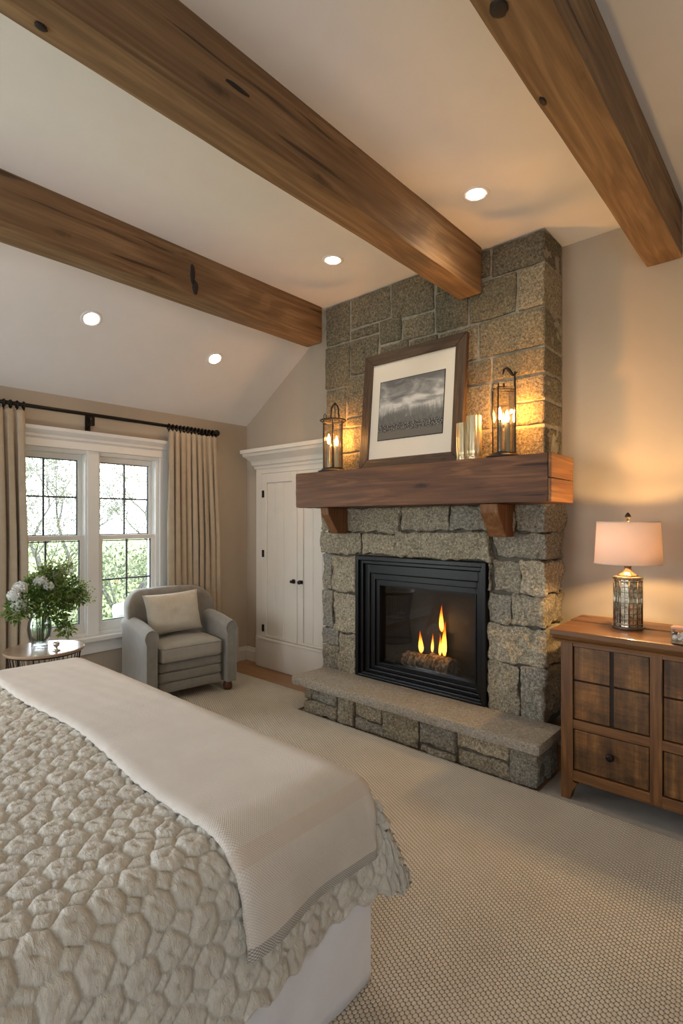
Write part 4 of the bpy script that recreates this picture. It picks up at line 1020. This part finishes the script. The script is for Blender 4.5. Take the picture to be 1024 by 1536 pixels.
for q in range(9):
    z = .028 + .0275 * q
    tube(bm, [(.0668 * math.cos(2 * PI * k / NS), .0668 * math.sin(2 * PI * k / NS), z) for k in range(NS)], .0022 if q % 8 else .005, 6, closed=True)
obj('metal_grid', bm, MT['pewter'], lm, smooth=True)
bm = BM(); lathe(bm, [(.072, 0), (.074, .003), (.074, .012), (.068, .016)], (0, 0, 0), 40); obj('foot_ring', bm, MT['pewter'], lm, auto=40)
bm = BM(); lathe(bm, [(.070, .258), (.073, .262), (.070, .27), (.05, .275)], (0, 0, 0), 40); obj('collar', bm, MT['pewter'], lm, auto=40)
bm = BM(); lathe(bm, [(.052, .272), (.045, .282), (.026, .292), (.019, .300), (.016, .318), (.020, .325), (.018, .34), (.010, .345), (.008, .40)], (0, 0, 0), 28); obj('neck', bm, MT['copper'], lm, smooth=True)
bm = BM()
lathe(bm, [(.006, .40), (.006, .545)], (.0, 0, 0), 8) if False else None
tube(bm, [(0.0, .0, .39), (.045, 0, .43), (.05, 0, .50), (0, 0, .555), (-.05, 0, .50), (-.045, 0, .43), (0, 0, .39)], .0018, 6)
tube(bm, [(-.148, 0, .556), (.148, 0, .556)], .0018, 6); tube(bm, [(0, -.148, .556), (0, .148, .556)], .0018, 6)
obj('harp', bm, MT['pewter'], lm)
bm = BM(); lathe(bm, [(.003, .556), (.010, .562), (.007, .568), (.014, .578), (.015, .588), (.008, .600), (.002, .606)], (0, 0, 0), 16); obj('finial', bm, MT['iron'], lm, smooth=True)
m, nt, b = new_mat('shade_linen'); nt.nodes.remove(b)
df = nt.nodes.new('ShaderNodeBsdfDiffuse'); df.inputs[0].default_value = (.80, .76, .72, 1); tr = nt.nodes.new('ShaderNodeBsdfTranslucent'); tr.inputs[0].default_value = (.80, .62, .45, 1)
s = nt.nodes.new('ShaderNodeMixShader'); s.inputs[0].default_value = .26; lk(nt, df.outputs[0], s.inputs[1]); lk(nt, tr.outputs[0], s.inputs[2]); lk(nt, s.outputs[0], nt.nodes['Material Output'].inputs[0]); MT['shade'] = m
bm = BM(); lathe(bm, [(.160, .338), (.148, .558)], (0, 0, 0), 64, cap=False); shd = obj('lamp_shade', bm, MT['shade'], lm, smooth=True)
md = shd.modifiers.new('t', 'SOLIDIFY'); md.thickness = .002
bm = BM(); tube(bm, [(.1605 * math.cos(2 * PI * k / 64), .1605 * math.sin(2 * PI * k / 64), .339) for k in range(64)], .0022, 6, closed=True); obj('trim', bm, MT['pillow'], shd, smooth=True)
bm = BM(); tube(bm, [(.1485 * math.cos(2 * PI * k / 64), .1485 * math.sin(2 * PI * k / 64), .557) for k in range(64)], .0022, 6, closed=True)
obj('trim', bm, MT['pillow'], shd, smooth=True)
MT['lbulb'] = glass('lamp_bulb_glass', (1, .97, .9), .02)
for bx_, bz_ in ((-.032, .412), (.032, .500)):  # two bulbs, the extra one added to shape the glow on the wall
    bm = BM(); bmesh.ops.create_uvsphere(bm, u_segments=20, v_segments=12, radius=.024, matrix=Matrix.Translation((bx_, 0, bz_))); bl_ = obj('bulb', bm, MT['lbulb'], lm, smooth=True)
    bm = BM(); tube(bm, [(0, 0, bz_ - .045), (bx_ * .6, 0, bz_ - .042), (bx_, 0, bz_ - .022)], .008, 10); obj('socket', bm, MT['pewter'], bl_)
plight('lamp_light', (LX - .032, LY, LZ + .412), (1, .62, .27), 13, .018); plight('lamp_light', (LX + .032, LY, LZ + .500), (1, .62, .27), 12, .018)

# small trinket on the dresser
tk = thing('trinket_box', 'small glass trinket box with pebbles and pinkish lid on the right of the dresser top', 'trinket box', (-.46, 2.84, .8905))
bm = BM(); box(bm, -.495, -.425, 2.81, 2.87, .891, .905, .003); obj('tray', bm, MT['pewter'], tk)
bm = BM(); box(bm, -.495, -.425, 2.81, 2.87, .958, .968, .003); tag(obj('lid', bm, plain('pink_lid', (.55, .33, .27), .4), tk), 'pinkish lid')
for (x, y) in ((-.491, 2.814), (-.429, 2.814), (-.491, 2.866), (-.429, 2.866)):
    bm = BM(); tube(bm, [(x, y, .905), (x, y, .958)], .0025, 6); obj('post', bm, MT['chrome'], tk)
MT['peb'] = leaf_mat('pebbles', [(.06, .05, .06), (.55, .48, .40), (.75, .70, .62), (.35, .24, .18)], transl=.0)
bm = BM()
for k in range(26): bmesh.ops.create_icosphere(bm, subdivisions=2, radius=rnd.uniform(.006, .011), matrix=Matrix.Translation((rnd.uniform(-.485, -.435), rnd.uniform(2.82, 2.86), .912 + rnd.uniform(0, .028))) @ Matrix.Diagonal((1.2, 1, .8, 1)))
tag(obj('pebbles', bm, MT['peb'], tk, smooth=True), kind='stuff')

# ------------------------------------------------------------------ bed
bed = thing('bed', 'large bed with white skirt seen from its foot end, in the foreground', 'bed', (-2.1, .25, 0))
BX0, BX1, BY0, BY1 = -3.14, -1.075, -.85, 1.265
bm = BM(); rbox(bm, BX0 + .03, BX1 - .03, BY0, BY1 - .03, .40, .635, .06, .06, soft(2, .004)); obj('mattress', bm, MT['matt'], bed, smooth=True)
bm = BM(); box(bm, BX0 + .04, BX1 - .04, BY0, BY1 - .04, .12, .40, .01)
for x in (BX0 + .1, BX1 - .15):
    for y in (BY0 + .1, BY1 - .15): box(bm, x, x + .05, y, y + .05, .014, .12)
obj('bed_base', bm, MT['dr_x'], bed)
# skirt
bm = BM(); path = []
n_ = 90
for i in range(n_ + 1): path.append((BX1 + .035, BY0 + (BY1 + .03 - BY0) * i / n_, 1, 0))
for i in range(1, 70): path.append((BX1 + .035 - (BX1 - BX0 + .075) * i / 69, BY1 + .03, 0, 1))
for i in range(1, n_ + 1): path.append((BX0 - .04, BY1 + .03 - (BY1 + .03 - BY0) * i / n_, -1, 0))
rows = []
for j in range(17):
    t_ = j / 16; z = .50 - t_ * .482; row = []
    for i, (x, y, nx, ny) in enumerate(path):
        q = x + y * 1.0
        dd = (noise.noise(Vector((q * 2.6 - z * 2.2, z * .6, 3))) * .022 + noise.noise(Vector((q * 9 - z * 7, z, 8))) * .010) * (.1 + t_)
        dc = min(1, abs(i - n_) / 7.0); tk_ = .055 * max(0, 1 - t_ / .42) ** .7
        row.append(bm.verts.new((x + nx * (dd * dc - tk_), y + ny * (dd * dc - tk_), z)))
    rows.append(row)
for A, B in zip(rows, rows[1:]):
    for i in range(len(path) - 1): bm.faces.new((A[i], A[i + 1], B[i + 1], B[i]))
o = obj('bed_skirt', bm, MT['skirt'], bed, auto=55); md = o.modifiers.new('t', 'SOLIDIFY'); md.thickness = .004; md.offset = -1

# cloth over the mattress: flat cloth coordinates (a, b) -> points
TOP = .648; RR = .12
EX1, EX0, EY1 = BX1 - RR + .030, BX0 + RR - .035, BY1 - RR + .045
ARC = RR * PI / 2
def over(s, fl):
    th = np.clip(s, 0, ARC) / RR; rest = np.clip(s - ARC, 0, None)
    return RR * np.sin(th) + rest * fl, RR * (1 - np.cos(th)) + rest * math.sqrt(1 - fl * fl), rest
def cloth(a, b, fl=.10):
    sr = np.clip(a - EX1, 0, None); sl = np.clip(EX0 - a, 0, None); sf = np.clip(b - EY1, 0, None)
    orr, dr_, rr1 = over(sr, fl); ol, dl, _ = over(sl, fl); of, df_, rr2 = over(sf, fl)
    x = np.clip(a, EX0, EX1) + orr - ol; y = np.clip(b, None, EY1) + of
    dx = dr_ + dl; z = TOP - (dx ** 3 + df_ ** 3 + 1e-12) ** (1 / 3.)
    e = np.minimum(np.clip(sr + sl - .06, 0, None), np.clip(sf - .06, 0, None))
    x = x + np.where(sl > 0, -1, 1) * e * .2; y = y + e * .2
    # crowned top
    z = z + .012 * np.sin(a * 2.1 + 1) * np.sin(b * 2.3) * np.exp(-(dx + df_) * 8)
    return np.stack([x, y, z], -1)
def normals(P):
    du = np.gradient(P, axis=1); dv = np.gradient(P, axis=0); n = np.cross(du, dv); n /= np.linalg.norm(n, axis=-1, keepdims=True) + 1e-12
    return n
def grid_mesh(name, P, uv=None):
    H_, W_ = P.shape[:2]; me = bpy.data.meshes.new(name)
    idx = np.arange(H_ * W_).reshape(H_, W_)
    q = np.stack([idx[:-1, :-1], idx[:-1, 1:], idx[1:, 1:], idx[1:, :-1]], -1).reshape(-1, 4)
    me.vertices.add(H_ * W_); me.vertices.foreach_set('co', P.reshape(-1).astype(np.float32))
    me.loops.add(q.size); me.loops.foreach_set('vertex_index', q.reshape(-1)); me.polygons.add(len(q))
    me.polygons.foreach_set('loop_start', np.arange(0, q.size, 4)); me.update(calc_edges=True)
    if uv is not None:
        l = me.uv_layers.new(name='UVMap'); l.data.foreach_set('uv', uv.reshape(-1, 2)[q.reshape(-1)].reshape(-1).astype(np.float32))
    me.validate(); return me
HR, HF, HL = .435, .40, .40
def quilt_height(a, b):
    """puffed cells: power diagram of a jittered square lattice with small cells in the gaps"""
    PA, PB = .086, .076; cs, sn = math.cos(.16), math.sin(.16)
    u = (a * cs + b * sn) / PA; v = (-a * sn + b * cs) / PB
    best = np.full(a.shape, 1e9); sec = np.full(a.shape, 1e9); bx = np.zeros(a.shape); by = np.zeros(a.shape); sx2 = np.zeros(a.shape); sy2 = np.zeros(a.shape); bg_ = np.zeros(a.shape); bi = np.zeros(a.shape)
    ui, vi = np.floor(u), np.floor(v)
    for du in range(-1, 3):
        for dv in range(-1, 3):
            for small in (0, 1):
                ci, cj = ui + du, vi + dv
                h1 = np.sin(ci * 127.1 + cj * 311.7 + small * 57.3) * 43758.5453; h1 = h1 - np.floor(h1)
                h2 = np.sin(ci * 269.5 + cj * 183.3 + small * 91.1) * 43758.5453; h2 = h2 - np.floor(h2)
                cx = (ci + .5 * small + (h1 - .5) * .26) * PA; cy = (cj + .5 * small + (h2 - .5) * .26) * PB
                ex, ey = u * PA - cx, v * PB - cy
                w_ = (.00125 + .0005 * (h1 - .5)) * (1 - small)
                d = ex ** 2 + ey ** 2 - w_
                isb = d < best
                sec_new = np.where(isb, best, np.minimum(sec, d))
                upd2 = (~isb) & (d < sec)
                sx2 = np.where(isb, bx, np.where(upd2, cx, sx2)); sy2 = np.where(isb, by, np.where(upd2, cy, sy2))
                bx = np.where(isb, cx, bx); by = np.where(isb, cy, by); bg_ = np.where(isb, small, bg_); bi = np.where(isb, h2, bi)
                best = np.where(isb, d, best); sec = sec_new
    sep = np.hypot(bx - sx2, by - sy2) + 1e-6
    e = (sec - best) / (2 * sep)
    ex, ey = u * PA - bx, v * PB - by; r = np.hypot(ex, ey); th = np.arctan2(ey, ex)
    R = np.where(bg_ > 0, .014, .024); A = np.where(bg_ > 0, .0105, .0140) * (1 + .25 * (bi - .5))
    h = A * (1 - (1 - np.clip(e / R, 0, 1)) ** 3.0)
    h -= np.where(bg_ > 0, .001, .0075) * np.exp(-((ex * np.cos(bi * 2) + ey * np.sin(bi * 2)) / .013) ** 2 - ((ex * np.sin(bi * 2) - ey * np.cos(bi * 2)) / .0045) ** 2)
    h += .0010 * np.sin(th * 9 + bi * 20 + r * 60) * np.clip(e / .01, 0, 1) * np.clip(r / .015, 0, 1)
    h += .0004 * np.sin(ex * 500 * np.cos(bi * 3) + ey * 500 * np.sin(bi * 3)) * np.clip(e / .01, 0, 1)
    return h
st_ = .0040
aa = np.arange(EX0 - HL, EX1 + HR + .001, st_); bb = np.arange(-.25, EY1 + HF + .001, st_)
A_, B_ = np.meshgrid(aa, bb)
# wavy scalloped edge
wob_ = .010 * np.sin(A_ * 57) ; wob2 = .010 * np.sin(B_ * 61)
A2 = np.where(A_ > EX1 + HR - .1, A_ + wob2 * (A_ - (EX1 + HR - .1)) / .1, A_); B2 = np.where(B_ > EY1 + HF - .1, B_ + wob_ * (B_ - (EY1 + HF - .1)) / .1, B_)
ra = np.clip((A2 - EX1) / HR, 0, None); rb = np.clip((B2 - EY1) / HF, 0, None)
fc = np.where((ra > 0) & (rb > 0), np.maximum(ra, rb) / ((ra ** 3.2 + rb ** 3.2) ** (1 / 3.2) + 1e-9), 1)
A2 = np.where(ra > 0, EX1 + ra * fc * HR, A2); B2 = np.where(rb > 0, EY1 + rb * fc * HF, B2)
P0 = cloth(A2, B2); Nn = normals(P0)
fl_ = np.clip(np.minimum(EX1 + HR - A_, EY1 + HF - B_) / .012, 0, 1) ** .5
Hh = quilt_height(A_, B_)

hang = np.clip(A_ - EX1 - ARC, 0, None)
P1 = P0 + Nn * (Hh * (.25 + .75 * fl_) + .006)[..., None]
P1[..., 0] += .05 * hang / .25 * np.sin(B_ * 9.0 + .6) * .5
me = grid_mesh('quilt', P1)
qo = link_mesh('quilt', me, MT['wool']); tag(qo, 'chunky cream quilt of puffed wool cells spread over the bed', 'quilt')
md = qo.modifiers.new('t', 'SOLIDIFY'); md.thickness = .02; md.offset = -1

# throw
def catm(xs, ys, q): return np.interp(q, xs, ys)
T0, T1 = EX0 - .22, EX1 + ARC + .115
ta = np.arange(T0, T1 + .001, .008); tbv = np.linspace(0, 1, 76)
TA, TS = np.meshgrid(ta, tbv)
near = .79 + .018 * np.sin(TA * 2.3) + .012 * np.sin(TA * 6 + 1); far = EY1 + .10 + .006 * np.sin(TA * 3)
hem_slant = 0
TB = near + (far - near) * TS
TA2 = TA + (TA - T0) / (T1 - T0) * .0
Pt0 = cloth(TA2, TB); Nt = normals(Pt0)
hq = quilt_height(TA2, TB)
k_ = 2
sm = hq.copy()
for _ in range(26):
    sm[1:-1, 1:-1] = (sm[:-2, 1:-1] + sm[2:, 1:-1] + sm[1:-1, :-2] + sm[1:-1, 2:] + sm[1:-1, 1:-1] * 2) / 6
lift = .019 + (sm - sm.mean()) * .35
hg = np.clip(TA2 - EX1 - ARC * .6, 0, None)
edge_roll = -.010 * np.exp(-(TS / .012)) - .010 * np.exp(-((1 - TS) / .012))
Pt = Pt0 + Nt * (lift + .008 + edge_roll)[..., None]
Pt[..., 0] += .05 * hg / .25 * np.sin(TB * 9.0 + .6) * .5 + .008 * np.sin(TB * 17) * hg / .2
Pt[..., 2] -= 0
uv_ = np.stack([T1 - TA, TB], -1)
me = grid_mesh('throw', Pt, uv_)
to = link_mesh('knitted_throw', me, MT['throw']); tag(to, 'pale knitted throw with woven grey hem laid across the foot of the bed', 'throw blanket')
md = to.modifiers.new('t', 'SOLIDIFY'); md.thickness = .014; md.offset = 1

# ------------------------------------------------------------------ recessed ceiling lights
def downlight(x, y, slope, label, group='recessed ceiling lights', power=10):
    if slope: z = ZL + SL * (x - XW); ang = math.atan(SL)
    else: z = ZC; ang = 0
    o = local_thing('recessed_light', label, 'ceiling light', (x, y, z + .001), (0, -ang, 0), group)
    bm = BM(); prof = [(.048, .0), (.050, -.004), (.066, -.006), (.072, -.003), (.073, 0), (.05, .0)]
    rings = []
    for r_, z_ in prof: rings.append([bm.verts.new((r_ * math.cos(2 * PI * k / 40), r_ * math.sin(2 * PI * k / 40), z_)) for k in range(40)])
    for A, B in zip(rings, rings[1:]):
        for k in range(40): bm.faces.new((A[k], A[(k + 1) % 40], B[(k + 1) % 40], B[k]))
    obj('trim_ring', bm, MT['ceil'], o, smooth=True)
    bm = BM(); lathe(bm, [(.049, -.0045), (.049, -.0015)], (0, 0, 0), 32); obj('lens', bm, MT['lens'], o)
    l = bpy.data.lights.new('downlight', 'SPOT'); l.energy = power; l.color = (1, .78, .54); l.spot_size = math.radians(125); l.spot_blend = .7; l.shadow_soft_size = .045
    lo_ = bpy.data.objects.new('downlight_beam', l); C.objects.link(lo_); lo_.parent = o; lo_.location = (0, 0, -.02); lo_.rotation_euler = (0, ang, 0)
    return o
downlight(-1.368, 2.62, 0, 'recessed ceiling light nearest the chimney corner, right of the middle beam', power=18)
downlight(-2.437, 2.637, 0, 'recessed ceiling light between the left and middle beams')
downlight(-3.862, 2.68, 1, 'recessed light in the sloped ceiling, nearer the corner above the curtain')
downlight(-3.817, 1.616, 1, 'recessed light in the sloped ceiling, farther left above the window')

# ------------------------------------------------------------------ outdoors
MT['lawn'] = plain('lawn', (.15, .20, .06), .9, noise_amt=.45, nscale=.9, bmp=.3, bscale=20)
bm = BM()
GN = 60; g = []
for i in range(GN + 1):
    row = []
    for j in range(GN + 1):
        x = -5.0 - 45 * (i / GN) ** 1.5; y = -25 + 70 * j / GN
        row.append(bm.verts.new((x, y, -.55 + noise.noise(Vector((x * .15, y * .15, 0))) * .25 + max(0, -x - 12) * .02)))
    g.append(row)
for A, B in zip(g, g[1:]):
    for j in range(GN): bm.faces.new((A[j], A[j + 1], B[j + 1], B[j]))
struct('ground', bm, MT['lawn'], smooth=True)
MT['tbark'] = plain('tree_bark', (.085, .08, .07), .9, noise_amt=.3)
MT['tleaf'] = leaf_mat('spring_leaves', [(.085, .10, .06), (.13, .145, .075), (.19, .19, .12), (.12, .115, .10)], transl=.4)
MT['hleaf'] = leaf_mat('hedge_leaves', [(.05, .065, .035), (.09, .115, .05), (.15, .17, .09), (.20, .20, .15)], transl=.3)
def make_tree(seed, h, label, n_leaf=3, loc=(0, 0, 0)):
    r = random.Random(seed); o = local_thing('bare_tree', label, 'tree', loc, group='trees outside the window')
    tr_ = BM(); lf = BM()
    def branch(p, d, L, rad, depth):
        pts = [p]; q = p; dd = d.copy()
        for k in range(3):
            dd = (dd + rdir(r) * .22 + Vector((0, 0, .05))).normalized(); q = q + dd * L / 3; pts.append(q)
        tube(tr_, pts, [rad, rad * .85, rad * .7, rad * .55], 3 if depth > 2 else 6, cap=False)
        if depth >= 6:
            for k in range(n_leaf * 2):
                b_ = pts[r.randint(1, 3)] + rdir(r) * r.uniform(.03, .2)
                leaf(lf, b_, rdir(r), r.uniform(.04, .075), r.uniform(.025, .04), r.uniform(0, 3))
            return
        for k in range(3 if depth < 5 else 2):
            nd = (dd + rdir(r) * .85).normalized(); branch(pts[r.choice((1, 2, 3, 3))], nd, L * r.uniform(.64, .82), max(.004, rad * .55), depth + 1)
    branch(Vector((0, 0, -.1)), Vector((0, 0, 1)), h * .32, h * .013, 0)
    obj('trunk', tr_, MT['tbark'], o, smooth=True); obj('crown', lf, MT['tleaf'], o)
    return o
t1 = make_tree(4, 4.6, 'fine-branched tree with sparse pale leaves outside the left window sash', 3, (-13.0, 4.6, -.4))
t2 = make_tree(11, 5.4, 'airy tree with yellowish leaves outside the right window sash', 4, (-13.5, 8.3, -.4))
def tcopy(src, loc, s, rz, lb): copy_tree(src, loc, label=lb, rz=rz, scale=(s, s, s))
tcopy(t1, (-19.5, 7.6, -.3), 1.25, 1.0, 'tree farther back, between the two nearer trees outside the window')
tcopy(t2, (-20, 2.2, -.3), 1.2, 2.2, 'distant tree outside, seen past the left curtain')
tcopy(t1, (-18, 13.6, -.3), 1.2, 3.3, 'distant tree outside, seen at the right edge of the window')
tcopy(t2, (-26, 7.0, -.2), 1.35, 4.1, 'farthest tree outside, showing thinly above the hedge')
tcopy(t1, (-27, 14.5, -.2), 1.6, 5.2, 'tall far tree outside behind the right sash')
def shrub(loc, rx, ry, rz_, n, seed, label):
    r = random.Random(seed); o = local_thing('shrub', label, 'shrub', loc, group='shrubs outside the window')
    bm = BM()
    for k in range(n):
        d = rdir(r, -.2); p = Vector((d.x * rx, d.y * ry, max(.02, d.z * rz_ + .1))) * r.uniform(.6, 1.08)
        leaf(bm, p, d + rdir(r), r.uniform(.06, .11), r.uniform(.04, .06), r.uniform(0, 3))
    obj('leaves', bm, MT['hleaf'], o)
    bm = BM()
    for k in range(7):
        d = rdir(r, .2); tube(bm, [(0, 0, -.1), (d.x * rx * .4, d.y * ry * .4, rz_ * .4), (d.x * rx * .8, d.y * ry * .8, rz_ * .8)], [.04, .025, .01], 5)
    obj('stems', bm, MT['tbark'], o, smooth=True)
shrub((-10.8, 2.6, -.55), .95, 1.05, 1.25, 1900, 1, 'rounded shrub outside below the left window sash')
shrub((-10.4, 5.0, -.55), .9, 1.15, 1.3, 2000, 2, 'dark loose shrub outside between the two windows')
shrub((-11.4, 7.6, -.55), 1.0, 1.2, 1.2, 2000, 3, 'shrub outside beyond the right window sash, behind the stone wall')
shrub((-15.5, 5.4, -.45), 1.3, 2.2, 1.5, 2200, 4, 'wide hedge shrub farther back across the lawn')
shrub((-17.0, 10.6, -.45), 1.3, 2.2, 1.5, 2200, 5, 'long pale hedge at the back right of the lawn')
MT['gstone'] = plain('garden_stone', (.24, .24, .235), .9, noise_amt=.35, nscale=6, bmp=.5, bscale=30)
def gw(p, n): return p + n * noise.fractal(p * 3, .9, 2, 3) * .06
bm = BM(); rbox(bm, -8.5, -8.1, 3.9, 8.5, -.6, .12, .08, .09, gw); tag(obj('garden_wall', bm, MT['gstone'], smooth=True), 'low pale stone garden wall outside the right window', 'wall')

# ------------------------------------------------------------------ colour management
sc = bpy.context.scene
sc.view_settings.view_transform = 'Standard'; sc.view_settings.look = 'None'; sc.view_settings.gamma = 1; sc.view_settings.use_curve_mapping = False
sc.view_settings.exposure = 0.40
sc.cycles.use_denoising = True
sc.cycles.max_bounces = 10; sc.cycles.diffuse_bounces = 5; sc.cycles.transparent_max_bounces = 16
sc.cycles.sample_clamp_indirect = 6; sc.cycles.caustics_reflective = False; sc.cycles.caustics_refractive = False
